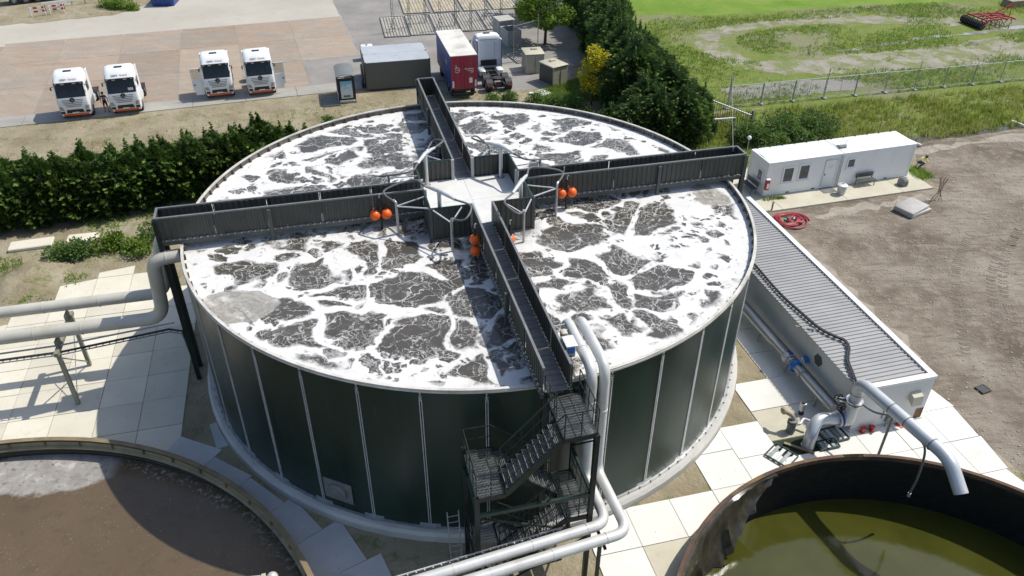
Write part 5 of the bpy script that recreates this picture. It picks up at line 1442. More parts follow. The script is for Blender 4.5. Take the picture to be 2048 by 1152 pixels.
td = thing('wheel_rack', 'dark round hatch cover leaning on the grey container end', 'hatch', (-9.95,38.5,0.012), SITE)
MB().lathe([(.001,0),(.85,0),(.85,.12),(.001,.12)], 20, (-.2,0,1.25), axis='X').build('cover', 'black', td); MB().box((-.15,0,.2), (.2,1.2,.4)).build('stand', 'black', td, None)
vn = thing('water_tank', 'small white plastic box tank behind the grey containers', 'tank', (-10.4,46.2,.012), SITE)
MB().bbox((0,0,.8), (1.2,1.0,1.3), .08).build('body', 'white_paint', vn); MB().box((0,0,.07), (1.2,1.0,.14)).build('pallet', 'wood', vn, None); MB().tube([(0,0,1.44),(0,0,1.52)], .12, 12).build('cap', 'rail_grey', vn)

M['poster'] = None
def m_poster():
    m = NT('poster_print'); o = m.obj(); z = m.sep(o)[2]
    col = m.ramp(m.ss(z, .4, 2.0), [(.0,(.55,.62,.60)),(.25,(.62,.68,.68)),(.6,(.45,.62,.70)),(1,(.20,.45,.62))])
    b = m.ss(m.noise(7, 4, .6, m.map(o, (1,1,.7))), .52, .58); band = m.ma('MULTIPLY', m.ss(z,.95,1.1), m.ss(z,1.75,1.6))
    col = m.mix(m.ma('MULTIPLY', b, m.ma('MULTIPLY', band, .75)), col, (.75,.77,.78))
    return m.done(col, .25)
M['poster'] = m_poster()
sh = thing('bus_shelter', 'black framed bus shelter with a blue poster on its end', 'bus shelter', (-11.75,34.15,.05), SITE)
for q in ((0,0),(1.45,0),(0,2.9),(1.45,2.9)): MB().box((q[0],q[1],1.2), (.1,.1,2.4)).build('post', 'black', sh, None)
MB().ab(.05,1.40,-.05,.05,.25,2.25).build('poster_case', 'black', sh, None); MB().ab(.20,1.25,-.075,-.052,.42,2.0).build('poster', 'poster', sh, None)
text('Enjoy', .30, 'text_white', sh, (.72,-.082,1.50), (math.pi/2,0,0)); text('Every day', .17, 'text_white', sh, (.72,-.082,1.22), (math.pi/2,0,0)); MB().bbox((.72,-.085,.62), (.6,.02,.16), .008).build('poster_bottle', 'green_fit', sh)
MB().ab(-.1,1.55,-.1,3.0,.0,.1).build('base', 'concrete_block', sh, None)
rfp = [(-.10,2.38),(.25,2.52),(.72,2.58),(1.2,2.52),(1.55,2.38)]
mb = MB()
for y in (-.12,3.05):
    mb.v += [(x,y,z) for x,z in rfp]+[(x,y,z+.05) for x,z in reversed(rfp)]
n = len(rfp)*2; mb.f = [tuple(range(n)), tuple(range(2*n-1,n-1,-1))]+[(i,(i+1)%n,n+(i+1)%n,n+i) for i in range(n)]
mb.build('roof', 'rail_grey', sh, 40)
for k in range(5): MB().ab(-.12,1.57,-.1+k*.77,-.04+k*.77,2.36,2.40).build('roof_rib', 'black', sh, None)
MB().ab(-.02,.02,.1,2.85,.3,2.2).build('side_pane', 'glass_clear', sh, None); MB().ab(1.43,1.47,.1,2.85,.3,2.2).build('side_pane', 'glass_clear', sh, None); MB().ab(.3,.7,.8,2.4,.45,.5).build('seat', 'panel_mid', sh, None)
pl_ = MB().box((-12.6,34.5,.075), (1.6,2.2,.04), R(12)).build('steel_plate', 'panel_mid', None, None); tag(pl_, 'dark road plate lying beside the bus shelter', 'road plate')
def kiosk(x, y, rz, w_, d, h, label, dark):
    t = thing('kiosk_cabinet', label, 'cabinet', (x,y,.0), rz, 'beige equipment cabinets')
    MB().bbox((w_/2,d/2,h/2), (w_,d,h), .03).build('body', 'beige_box', t); MB().bbox((w_/2,d/2,h+.03), (w_+.12,d+.12,.07), .02).build('roof', 'beige_box', t)
    MB().bbox((w_*.6,d*.7,h+.13), (.6,.35,.14), .02).build('roof_vent', 'beige_box', t)
    MB().ab(-.015,.0,.1,d-.1,.1,h-.1).build('side_louvre', 'panel_dark' if dark else 'rail_grey', t, None); MB().tube([(w_*.5,-.02,.05),(w_*.5,-.02,h*.7)], .02, 6).build('cable', 'cable', t)
    MB().box((w_*.5,-.01,h*.5), (.03,.02,h*.85)).build('door_gap', 'rail_grey', t, None)
kiosk(7.95,37.55,R(33),1.75,2.2,1.85,'beige equipment cabinet with a dark louvred side', True)
kiosk(5.60,41.2,R(8),1.85,2.1,1.9,'beige equipment cabinet standing behind the louvred one', False)
for k, (x, y, rz, d) in enumerate(((4.6,51.0,R(20),(1.6,2.2,1.6)),(4.0,53.6,R(20),(1.9,2.0,1.9)))):
    t = thing('concrete_chamber', ['hollow concrete chamber block with open top by the trees', 'taller concrete chamber block behind the open one'][k], 'concrete block', (x,y,0), rz)
    w_, dd, h = d
    for a in (-1,1): MB().box((a*(w_/2-.08),0,h/2), (.16,dd,h)).build('side_wall', 'concrete_block', t, None); MB().box((0,a*(dd/2-.08),h/2), (w_-.32,.16,h)).build('end_wall', 'concrete_block', t, None)
    if k: MB().box((0,0,h+.04), (w_,dd,.08)).build('lid', 'concrete_block', t, None)
ws = MB().box((6.6,35.8,.10), (1.7,1.4,.06), R(35)).build('white_board', 'parapet', None, None); tag(ws, 'pale board lying in the weeds below the beige cabinets', 'board')

M['mat_pale'] = simple('mat_pale', (.50,.47,.40), .8, 0, .15, 1.5, (.3,.28,.22), .4)
M['mat_soil'] = simple('mat_soil', (.40,.34,.24), .9, 0, .25, 1.2, (.22,.22,.08), .6)
# steel grid mats lying on the lot
def mat_panel(x, y, rz, w_, d, label, yellow):
    t = thing('ground_mat', label, 'grid mat', (x,y,.012), rz, 'grid mats lying on the lot' if not yellow else 'soil filled grid mats')
    MB().ab(0,w_,0,d,0,.06).build('fill', 'mat_soil' if yellow else 'mat_pale', t, None)
    for a in (0,w_): MB().ab(a-.05,a+.05,-.05,d+.05,0,.12).build('edge_bar', 'rail_grey', t, None)
    for b in (0,d): MB().ab(0,w_,b-.05,b+.05,0,.118).build('edge_bar', 'rail_grey', t, None)
    nx = 8
    g_ = MB()
    for k in range(1,nx): MB().ab(k*w_/nx-.03,k*w_/nx+.03,.05,d-.05,.0,.085).build('grid_bar', 'chassis' if not yellow else 'rail_grey', t, None)
    if not yellow:
        for k in range(1,int(d/.42)): g_.ab(.06,w_-.06,k*.42-.045,k*.42+.045,.0,.075)
        stuff(g_.build('cross_bars', 'chassis', t, None))
for k in range(5): mat_panel(-9.15+2.86*k, 53.3+.62*k, R(9), 2.7, 7.7, 'dark steel grid mat from the row behind the grey containers', False)
for k in range(4): mat_panel(-7.6+3.6*k, 62.4+.5*k, R(9), 3.1, 8.5, 'earth filled grid mat from the far row', True)
mat_panel(5.0,44.2,R(20),1.9,3.6,'narrow steel grid mat beside the beige cabinets', False)
# thin steel frames and poles standing on the mats
rgp = random.Random(21)
for k in range(9):
    x, y = -8.4+k*1.75, 55.2+rgp.uniform(-.8,4.5)
    t = thing('rebar_mast', 'slender rusty rebar mast with splayed feet standing on the grid mats', 'rebar mast', (x,y,.06), rgp.uniform(0,3), 'rebar masts on the mats')
    h = rgp.uniform(3.0,4.2)
    for q in range(3):
        a = q*2.09; MB().tube([(.16*math.cos(a),.16*math.sin(a),0),(.12*math.cos(a),.12*math.sin(a),h)], .028, 5).build('rod', 'frame_olive', t)
    for q in range(3): MB().bar((.9*math.cos(q*2.1),.9*math.sin(q*2.1),0),(0,0,1.3), .03,.03).build('stay', 'frame_olive', t, None)
    for q in range(6): MB().tube([(.15,0,.4+q*h/7),(-.08,.13,.4+q*h/7),(-.08,-.13,.4+q*h/7)], .018, 5, closed=True).build('tie', 'frame_olive', t)
def goal(pts, label, loc, rz):
    t = thing('goal_pole', label, 'pole frame', loc, rz)
    for a, b in pts: MB().tube([a,b], .045, 6).build('pole', 'frame_olive', t)
goal([((0,0,0),(0,0,4.2)),((2.6,.3,0),(2.6,.3,4.6)),((0,0,3.6),(2.6,.3,4.0)),((2.6,.3,1.2),(3.4,.6,.0))], 'tall goal shaped pole frame beside the leafy tree', (4.6,44.9,0), R(10))

# ------------------------------------------------------------------ people
def person(label, loc, rz, J, rad, paint, hair=True):
    """J: joints dict, skeleton edges fixed; one continuous skinned body with clothing colours by region"""
    names = list(J); idx = {n_: i for i, n_ in enumerate(names)}
    E_ = [('pelvis','waist'),('waist','chest'),('chest','neck'),('neck','head'),('head','crown')]
    for s in 'lr': E_ += [('chest',s+'sh'),(s+'sh',s+'el'),(s+'el',s+'wr'),(s+'wr',s+'ha'),('pelvis',s+'hip'),(s+'hip',s+'kn'),(s+'kn',s+'an'),(s+'an',s+'toe')]
    me = bpy.data.meshes.new('body'); me.from_pydata([J[n_] for n_ in names], [(idx[a],idx[b]) for a, b in E_], [])
    o = bpy.data.objects.new('body', me); COL.objects.link(o)
    sk = o.modifiers.new('skin', 'SKIN'); 
    for n_, v in zip(names, me.skin_vertices[0].data): 
        v.radius = rad.get(n_, rad.get(n_[1:], (.06,.06))); v.use_root = n_ == 'pelvis'
    sb_ = o.modifiers.new('sub', 'SUBSURF'); sb_.levels = 2; sb_.render_levels = 2
    bpy.context.view_layer.update(); dg = bpy.context.evaluated_depsgraph_get()
    m2 = bpy.data.meshes.new_from_object(o.evaluated_get(dg)); bpy.data.objects.remove(o)
    mats = ['skin','cloth_black','cloth_reflect','hivis','cloth_navy','hair','black']
    m2.materials.clear()
    for q in mats: m2.materials.append(M[q])
    for p in m2.polygons:
        p.use_smooth = True; p.material_index = mats.index(paint(p.center))
    t = thing('person', label, 'person', loc, rz)
    b = link('body', m2, None, t)
    h = Vector(J['head'])
    MB().ball((h.x,h.y+.02,h.z+.05), .115, 14, (1,1.1,1)).build('hair', 'hair', t)
    MB().ball((h.x,h.y-.105,h.z-.01), .02, 8).build('nose', 'skin', t)
    return t
RAD = dict(pelvis=(.15,.11), waist=(.14,.10), chest=(.17,.12), neck=(.06,.06), head=(.095,.105), crown=(.07,.08), sh=(.07,.07), el=(.045,.045), wr=(.035,.035), ha=(.04,.025), hip=(.10,.10), kn=(.065,.065), an=(.045,.045), toe=(.045,.035))
J1 = dict(pelvis=(0,0,.95), waist=(0,0,1.12), chest=(0,0,1.36), neck=(0,0,1.52), head=(0,-.02,1.66), crown=(0,-.01,1.74),
  lsh=(-.19,0,1.43), lel=(-.27,.02,1.15), lwr=(-.26,-.10,.92), lha=(-.25,-.14,.83), rsh=(.19,0,1.43), rel=(.29,.02,1.16), rwr=(.32,-.06,.92), rha=(.32,-.09,.83),
  lhip=(-.10,0,.88), lkn=(-.13,-.02,.50), lan=(-.15,.02,.08), ltoe=(-.16,-.16,.04), rhip=(.10,0,.88), rkn=(.14,-.04,.50), ran=(.18,-.02,.08), rtoe=(.20,-.20,.04))
def paint1(c):
    if abs(c.x) > .235 and c.z > .7: return 'skin'
    if c.z > 1.50: return 'skin'
    if 1.14 < c.z < 1.20 or 1.30 < c.z < 1.35: return 'cloth_reflect'
    if c.z > .52: return 'cloth_black'
    if c.z < .10: return 'black'
    return 'skin'
person('person in black shorts and a dark striped vest standing between two trucks', (-31.95,33.0,.022), R(10), J1, RAD, paint1)
J2 = dict(pelvis=(0,.18,.52), waist=(0,.12,.68), chest=(0,-.10,.88), neck=(0,-.24,.98), head=(0,-.34,1.04), crown=(0,-.40,1.08),
  lsh=(-.19,-.14,.93), lel=(-.24,-.36,.72), lwr=(-.14,-.52,.60), lha=(-.10,-.58,.55), rsh=(.19,-.14,.93), rel=(.24,-.36,.72), rwr=(.14,-.52,.60), rha=(.10,-.58,.55),
  lhip=(-.12,.14,.48), lkn=(-.18,-.26,.50), lan=(-.16,.0,.08), ltoe=(-.17,-.16,.04), rhip=(.12,.14,.48), rkn=(.18,-.26,.46), ran=(.16,.02,.08), rtoe=(.17,-.14,.04))
def paint2(c):
    if c.z > .97 and c.y < -.22: return 'skin'
    if c.y < -.45 and c.z > .5: return 'skin'
    if c.z > .60 and c.y > -.34: return 'hivis' if abs(c.x) < .07 or abs(c.x) > .13 else 'cloth_reflect'
    if c.z > .60: return 'hivis'
    if c.z < .10: return 'black'
    return 'cloth_navy'
person('person in a yellow high visibility vest crouching behind the cabin corner', (34.75,19.1,.005), R(35), J2, RAD, paint2)

# ------------------------------------------------------------------ vegetation
def spray(mb, p, d, L, w_, rg_, k=5):
    """small flat fan of narrow leaves"""
    d = d.normalized(); s = d.cross(Vector((rg_.uniform(-1,1),rg_.uniform(-1,1),rg_.uniform(-.3,1)))).normalized()
    for i in range(k):
        t = (i-(k-1)/2)/max(1,(k-1)/2)
        q = (d+s*t*.75).normalized(); l = L*(1-.35*abs(t))*rg_.uniform(.8,1.2); b = p+d*(L*.12*(1-abs(t)))
        n_ = q.cross(s).normalized(); sd = q.cross(n_).normalized()
        o = len(mb.v); tip = b+q*l-Vector((0,0,.10*l))
        mb.v += [tuple(b-sd*w_*.35), tuple(b+q*l*.5-sd*w_), tuple(tip), tuple(b+q*l*.5+sd*w_)]; mb.f.append((o,o+1,o+2,o+3))
def conifer_mesh(seed, h, r, n, L=.36, shape='hedge', top=.0):
    rg_ = random.Random(seed); mb = MB(); sh_ = MB()
    def rad(u, a):
        rr = r*(1.02-.10*u) if u < .74 else r*(.95-.90*((u-.74)/.26)**1.15)
        return rr*(1+.20*math.sin(3*a+seed+5*u)+.14*math.sin(6*a-9*u+seed)+.08*math.sin(11*a+17*u))
    for i in range(n):
        u = rg_.random()**.85; a = rg_.uniform(0,6.28); rr = rad(u, a)*rg_.uniform(.72,1.04)
        p = Vector((rr*math.cos(a), rr*math.sin(a), h*(.04+.92*u)))
        d = Vector((math.cos(a), math.sin(a), rg_.uniform(.2,1.0)+(1.0 if u > .9 else 0)))
        spray(mb, p, d, L*rg_.uniform(.7,1.35), .05 if r < 1.5 else .036, rg_)
    # plumes: boughs that push out of the surface and droop at the tip, sunlight on the tips put into paler leaves
    for k in range(int(n*.05)):
        u = rg_.uniform(.06,.93); a = rg_.uniform(0,6.28); rr = rad(u, a); o_ = Vector((math.cos(a),math.sin(a),0)); b = o_*rr*.92+Vector((0,0,h*(.04+.92*u)))
        Lb = L*rg_.uniform(1.1,1.9); upk = rg_.uniform(.35,.9)
        for j in range(5):
            t = j/4; q = b+o_*Lb*t*.75+Vector((0,0,Lb*(upk*t-.35*t*t)))
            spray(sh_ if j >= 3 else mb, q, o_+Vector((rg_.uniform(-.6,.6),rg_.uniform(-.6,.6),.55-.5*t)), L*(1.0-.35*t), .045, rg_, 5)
    # leader shoots standing above the top, some upper sprays coloured as sunlit
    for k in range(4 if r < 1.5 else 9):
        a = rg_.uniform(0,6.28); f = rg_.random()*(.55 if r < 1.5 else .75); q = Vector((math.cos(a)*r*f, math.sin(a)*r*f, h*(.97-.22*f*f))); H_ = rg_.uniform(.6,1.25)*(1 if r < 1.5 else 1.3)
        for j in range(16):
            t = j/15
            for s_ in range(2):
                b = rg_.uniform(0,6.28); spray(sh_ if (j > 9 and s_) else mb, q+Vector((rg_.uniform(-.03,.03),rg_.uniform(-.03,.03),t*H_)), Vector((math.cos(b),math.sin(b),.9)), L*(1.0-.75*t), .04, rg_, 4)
    return mb.mesh('foliage', None), sh_.mesh('lit_tips', None)
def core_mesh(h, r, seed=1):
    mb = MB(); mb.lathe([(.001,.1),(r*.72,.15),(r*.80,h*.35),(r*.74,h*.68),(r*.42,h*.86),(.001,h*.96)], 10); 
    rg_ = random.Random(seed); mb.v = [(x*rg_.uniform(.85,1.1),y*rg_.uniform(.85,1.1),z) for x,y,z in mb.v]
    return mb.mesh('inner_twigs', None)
trunk_me = MB().tube([(0,0,0),(.02,.01,1.5),(0,0,3.4)], [.13,.10,.03], 7).mesh('trunk', 40)
hed = [(conifer_mesh(11+k, 4.0, 1.15, 1500, .42), core_mesh(4.0, 1.15, k)) for k in range(5)]
hed2 = [(conifer_mesh(31+k, 6.2, 2.1, 6200, .42), core_mesh(6.2, 2.1, k+9)) for k in range(4)]
def tree(name, label, x, y, me, core, mat, group, sc=(1,1,1), rz=0, cmat='core_dark', smat='leaf_lit_tip'):
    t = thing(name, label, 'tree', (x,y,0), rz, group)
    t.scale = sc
    cr_ = link('crown', me[0], mat, t); stuff(link('lit_tips', me[1], smat, cr_)); link('inner_twigs', core, cmat, t); link('trunk', trunk_me, 'bark', t)
    return t
rgt = random.Random(4)
line = [(-37.5,10.9),(-31.5,12.9),(-26,14.6),(-20,17.2),(-14,19.6),(-9.6,21.2)]
def along(line, step):
    P = spline([(*p,0) for p in line], 12); out = []; acc = 0
    for a, b in zip(P, P[1:]):
        L = (b-a).length
        while acc <= L: out.append(a+(b-a)*(acc/L)); acc += step
        acc -= L
    return out
pts = along(line, 1.18)
for k, p in enumerate(pts):
    me, co = hed[rgt.randrange(5)]; f = k/len(pts)
    hs_ = rgt.uniform(.82,1.06)*(1.0 if f < .8 else 1.0-.28*(f-.8)/.2)
    tree('conifer_tree', 'dense green conifer in the clipped row between truck yard and tank', p.x+rgt.uniform(-.15,.15), p.y+rgt.uniform(-.2,.2), me, co, 'leaf_conifer', 'conifers of the yard hedge', (rgt.uniform(1.0,1.2),rgt.uniform(1.0,1.2),hs_), rgt.uniform(0,6.28))
# a second, deeper row of trunks thickening the hedge
for k, p in enumerate(along([(-38,12.6),(-31.8,14.6),(-26,16.3),(-20,18.7),(-15,20.7)], 1.7)):
    me, co = hed[rgt.randrange(5)]
    tree('conifer_tree', 'dense green conifer in the clipped row between truck yard and tank', p.x, p.y, me, co, 'leaf_conifer', 'conifers of the yard hedge', (1.1,1.1,rgt.uniform(.85,1.02)), rgt.uniform(0,6.28))
# tall windbreak running away from the tank towards the meadow
for k, p in enumerate(along([(14.2,30.5),(14.2,38),(14.4,48),(14.6,58),(14.6,70)], 2.5)):
    me, co = hed2[rgt.randrange(4)]
    tree('windbreak_tree', 'tall dark conifer of the windbreak between asphalt lot and field', p.x+rgt.uniform(-.3,.3), p.y, me, co, 'leaf_conifer_deep', 'windbreak conifers', (rgt.uniform(.85,1.0),)*2+(rgt.uniform(.92,1.06),), rgt.uniform(0,6.28))
for k, (x, y, s) in enumerate([(9.6,26.2,.40),(11.4,25.4,.48),(13.2,24.9,.62),(15.2,24.6,.74),(17.2,24.6,.78),(18.3,26.4,.72),(14.6,27.4,.78),(16.8,28.4,.86),(17.0,33,.8),(16.9,37.5,.74),(16.8,42.5,.7)]):
    me, co = hed2[k % 4]
    tree('windbreak_tree', 'bushy dark conifer at the tank end of the windbreak', x, y, me, co, 'leaf_conifer_deep', 'bushy conifers by the tank', (s*1.05,s*1.05,s*.9), rgt.uniform(0,6.28))

def broadleaf_mesh(seed, blobs, n, L=.20, w_=.10):
    rg_ = random.Random(seed); mb = MB()
    for (bx,by,bz,br) in blobs:
        m_ = int(n*br*br)
        for i in range(m_):
            v = Vector((rg_.gauss(0,1),rg_.gauss(0,1),rg_.gauss(0,1))).normalized()*br*rg_.uniform(.55,1.05)
            p = Vector((bx,by,bz))+Vector((v.x,v.y,v.z*.85)); d = (v+Vector((0,0,-.25*br))).normalized(); s = d.cross(Vector((rg_.uniform(-1,1),rg_.uniform(-1,1),1))).normalized()
            l = L*rg_.uniform(.7,1.3); o = len(mb.v)
            mb.v += [tuple(p), tuple(p+d*l*.5+s*w_), tuple(p+d*l), tuple(p+d*l*.5-s*w_)]; mb.f.append((o,o+1,o+2,o+3))
    return mb.mesh('leaves', None)
def broad_tree(name, label, x, y, seed, blobs, n, mat, h, L=.2, w_=.1, cat='tree', group=None):
    t = thing(name, label, cat, (x,y,0), 0, group); link('crown', broadleaf_mesh(seed, blobs, n, L, w_), mat, t)
    tk = MB().tube([(0,0,0),(.08,.03,h*.45),(.0,.05,h*.85)], [.16*h/6,.12*h/6,.04], 8)
    rg_ = random.Random(seed)
    for b in blobs[:9]: tk.tube([(.06,.03,h*.35+rg_.uniform(0,.2)*h),(b[0]*.5,b[1]*.5,(h*.45+b[2])/2),(b[0],b[1],b[2])], [.06*h/6,.04*h/6,.015], 6)
    tk.build('trunk', 'bark', t); return t
rgb_ = random.Random(8)
bl_ = [(rgb_.uniform(-2.4,2.4),rgb_.uniform(-2.6,2.6),rgb_.uniform(2.2,7.5),rgb_.uniform(.6,1.15)) for _ in range(30)]
broad_tree('leafy_tree', 'loose bright green leafy tree beside the goal shaped poles', 8.3, 50.3, 3, bl_, 240, 'leaf_bright', 6.5, .26, .13)
bl2 = [(rgb_.uniform(-2.5,2.5),rgb_.uniform(-2.6,2.6),rgb_.uniform(2,7.0),rgb_.uniform(.6,1.1)) for _ in range(28)]
broad_tree('leafy_tree', 'leafy green tree behind the far grid mats', 8.6, 60.5, 5, bl2, 240, 'leaf_shrub', 6.5, .26, .13)
bl3 = [(rgb_.uniform(-1.0,1.0),rgb_.uniform(-.8,.8),rgb_.uniform(1.5,5.0),rgb_.uniform(.3,.62)) for _ in range(26)]
broad_tree('yellow_tree', 'small slender tree with bright yellow leaves before the dark windbreak', 10.8, 32.0, 6, bl3, 420, 'leaf_yellow', 4.4, .22, .10)
# shrubs
def shrub(x, y, r, h, label, mat='leaf_shrub', seed=1, group='shrubs'):
    rg_ = random.Random(seed); bl = [(rg_.uniform(-r,r)*.7,rg_.uniform(-r,r)*.7,rg_.uniform(.25,h),rg_.uniform(.3,.5)*r+.15) for _ in range(12)]
    return broad_tree('shrub', label, x, y, seed, bl, 330, mat, h, .16, .075, 'shrub', group)
for k, (x, y, r, h) in enumerate([(-20.4,10.4,1.1,1.2),(-21.4,9.2,.9,.8),(-19.2,11.6,.9,1.0),(-23.2,9.6,1.0,.7),(-24.8,9.2,.9,.6),(-18.2,12.2,.7,.7),(-26.0,9.0,.8,.5)]):
    shrub(x, y, r, h, 'bright weedy shrub on the earth heap between hedge and cream pipes', 'leaf_bright' if k % 2 else 'leaf_shrub', 40+k, 'weedy shrubs by the cream pipes')
for k, (x, y, r, h) in enumerate([(23.0,24.5,1.6,1.3),(25.2,25.6,1.5,1.3),(27.3,26.2,1.6,1.2),(29.4,26.6,1.4,1.1),(24.3,23.2,1.3,1.0),(26.9,24.2,1.3,1.0),(29.0,24.9,1.2,.9)]):
    shrub(x, y, r, h, 'bramble bush on the bank behind the cabins', 'leaf_shrub', 60+k, 'bramble bushes on the bank')
for k, (x, y, r, h) in enumerate([(2.2,33.9,.7,.35),(3.7,34.6,.7,.3),(-11.9,29.0,.5,.6),(-9.0,24.5,.6,.9),(7.6,33.2,.9,.6),(9.2,31.8,1.2,1.0),(5.9,33.6,.7,.45)]):
    shrub(x, y, r, h, 'low green weed clump on the dry verge', 'leaf_shrub', 80+k, 'weed clumps on the verge')

# grass as scattered blades
def blades(name, area, n, h, w_, mat, label, dens=None, seed=1, z=0.01, k=5, spread=.16):
    rg_ = random.Random(seed); xs = [p[0] for p in area]; ys = [p[1] for p in area]; mb = MB(); c = 0
    while c < n:
        x, y = rg_.uniform(min(xs),max(xs)), rg_.uniform(min(ys),max(ys)); c += 1
        if not inpoly(x, y, area): continue
        if dens and dens(x, y) < rg_.random(): continue
        hh = h*rg_.uniform(.5,1.35)
        for i in range(k):
            a = rg_.uniform(0,6.28); bx, by = x+rg_.uniform(-spread,spread), y+rg_.uniform(-spread,spread); l = hh*rg_.uniform(.6,1.2); le = l*rg_.uniform(.2,.7)
            ca, sa = math.cos(a), math.sin(a); o = len(mb.v)
            mb.v += [(bx-sa*w_,by+ca*w_,z),(bx+sa*w_,by-ca*w_,z),(bx+ca*le,by+sa*le,z+l)]; mb.f.append((o,o+1,o+2))
    o = mb.build(name, mat, None, None); tag(o, label, kind='stuff'); return o
def nz(sc, seed=0):
    from mathutils import noise as N_
    return lambda x, y: max(0, min(1, .5+1.1*N_.noise(Vector((x*sc+seed, y*sc-seed, seed*1.7)))))
bankp = [(18.3,20),(20.7,19.2),(33.5,21.8),(36.5,23.8),(50,27.3),(72,32.3),(72,39),(60,37.0),(23.3,30.6),(18.6,28.5)]
blades('tall_grass', bankp, 15000, .55, .035, 'grass_tall', 'tall rank grass covering the bank', nz(.25,3), 1, k=6, spread=.22)
blades('tall_grass', bankp, 6000, .5, .035, 'grass_dry', 'straw coloured grass mixed into the bank', nz(.18,9), 2, k=5, spread=.22)
fieldp = [(19,31.5),(23.3,31.8),(60,38.6),(80,44),(84,70),(45,63),(30,60),(18.6,61)]
def fdens(x, y):
    v = nz(.16,5)(x, y)
    d1 = abs(math.hypot((x-44)/17.5, (y-50)/7.6)-1)
    return 0 if d1 < .16 and x < 50 else max(0, v*1.5-.25)*(1 if not (30 < x and 40.5+(x-31)*.16 < y < 44.5+(x-31)*.16) else .06)
blades('field_grass', fieldp, 34000, .26, .035, 'grass_field', 'tufty grass growing over the field', fdens, 3, k=4, spread=.25)
blades('field_weeds', fieldp, 8000, .30, .04, 'grass_dry', 'dry weed stalks among the field grass', lambda x, y: fdens(x, y)*nz(.2,13)(x, y), 4, k=4, spread=.22)
vergep = [(-45,21.5),(-13.5,33.4),(6,37.2),(8,34),(6,27),(-10,22.5),(-34,14.5),(-45,10)]
blades('verge_grass', vergep, 12000, .14, .025, 'grass_dry', 'dry short grass on the verge beside the pavement', nz(.3,6), 5, k=4, spread=.2)
blades('verge_grass', vergep, 5000, .16, .03, 'grass_field', 'green grass patches on the verge beside the pavement', lambda x, y: max(0, nz(.28,16)(x, y)*1.6-.75), 6, k=4, spread=.2)
blades('weed_patch', [(-34,3),(-24,4),(-22.5,9),(-19,11),(-16,13.5),(-22,15),(-34,10)], 5000, .22, .035, 'grass_field', 'weeds sprouting from the earth below the hedge', lambda x, y: max(0, nz(.5,2)(x, y)*1.9-.85), 7, k=5, spread=.25)
blades('weed_patch', [(6,33),(12,34),(12.5,40),(9.5,39),(6,36)], 2500, .3, .035, 'grass_field', 'green weeds round the yellow tree', None, 8, k=5, spread=.25)
blades('weed_patch', [(33.6,16.9),(35.2,17.5),(34.6,19.4),(33.4,19)], 250, .3, .035, 'grass_field', 'weeds at the cabin corner', None, 9, k=5, spread=.2)
blades('weed_patch', [(20.9,14.1),(22.6,14.4),(22.4,14.75),(20.9,14.5)], 90, .16, .03, 'grass_field', 'weeds at the foot of the cabin wall', None, 10, k=5, spread=.1, z=.12)
# tyre tracks pressed into the gravel
M['damp_earth'] = simple('damp_earth', (.165,.135,.103), .95, 0, .3, 3, (.25,.21,.165), .6, .02)
M['dust'] = simple('dust_strip', (.29,.255,.205), .95, 0, .25, 1.2, (.19,.16,.125), .7, .02)
def tread(pts, seed, bars=True):
    rg_ = random.Random(seed); P = spline([(*p,0) for p in pts], 10)
    for off in (-1.0, 1.0):
        Q = []
        for i, p in enumerate(P):
            t = (P[min(i+1,len(P)-1)]-P[max(i-1,0)]).normalized(); Q.append((p.x-t.y*off, p.y+t.x*off))
        mb = MB(); acc = 0
        for a, b in zip(Q, Q[1:]):
            a, b = Vector(a), Vector(b); L = (b-a).length; t = (b-a)/max(L,1e-6); n = Vector((-t.y,t.x))
            k = 0.0
            while k < L:
                if rg_.random() < .45+.35*math.sin(k*1.7+seed):
                    c = a+t*k
                    for s_ in (-1,1): mb.bar((*(c+n*.02*s_),.012), (*(c+n*.26*s_+t*.14),.012), .10,.012)
                k += .30
        o = mb.build('tyre_track', 'damp_earth', None, None); tag(o, 'herringbone tyre track pressed into the gravel', kind='structure')
tread([(27.4,-3.6),(29.2,.6),(31.2,4.6),(34.6,9.0)], 1); tread([(31.4,-2.4),(32.6,1.6),(35,5.6),(39,10.2)], 2)
for k, pl in enumerate([[(23.6,-3.5),(22.0,3.5),(20.9,8.4)], [(23.8,11.9),(28.5,13.2),(33.0,14.6)], [(35.6,21.6),(42,23.6),(50,25.4)]]):
    struct('dust_strip', sheet('dust_strip', ribbon(pl, [1.1,.7,.9][k], amp=.4, seed=50+k), .009, 'dust'), ['pale dust along the pump house wall', 'pale dust along the cabin slab', 'pale dust strip beside the ditch'][k])
# stones on the gravel yard
rgs = random.Random(17); stone = []
for k in range(4):
    mb = MB().ball((0,0,0), .06, 6, (1,.8,.55)); mb.v = [(x*rgs.uniform(.8,1.2),y*rgs.uniform(.8,1.2),z*rgs.uniform(.8,1.2)) for x,y,z in mb.v]; stone.append(mb)
gs = MB()
for k in range(5200):
    x, y = rgs.uniform(22,50), rgs.uniform(-13,24)
    if y > 10 and x < 36 and y > 11.5+(x-20)*.24: continue
    if x < 22.4+max(0,(-4-y)*.22) or y > 23+(x-36)*.22: continue
    q = stone[rgs.randrange(4)]; s = rgs.uniform(.4,1.1)**1.5; a = rgs.uniform(0,6.28)
    gs.add([(x+(vx*math.cos(a)-vy*math.sin(a))*s, y+(vx*math.sin(a)+vy*math.cos(a))*s, .012+vz*s+.01) for vx,vy,vz in q.v], q.f)
o = gs.build('gravel_stones', 'concrete_block', None, None); tag(o, 'loose stones scattered over the gravel yard', kind='stuff')
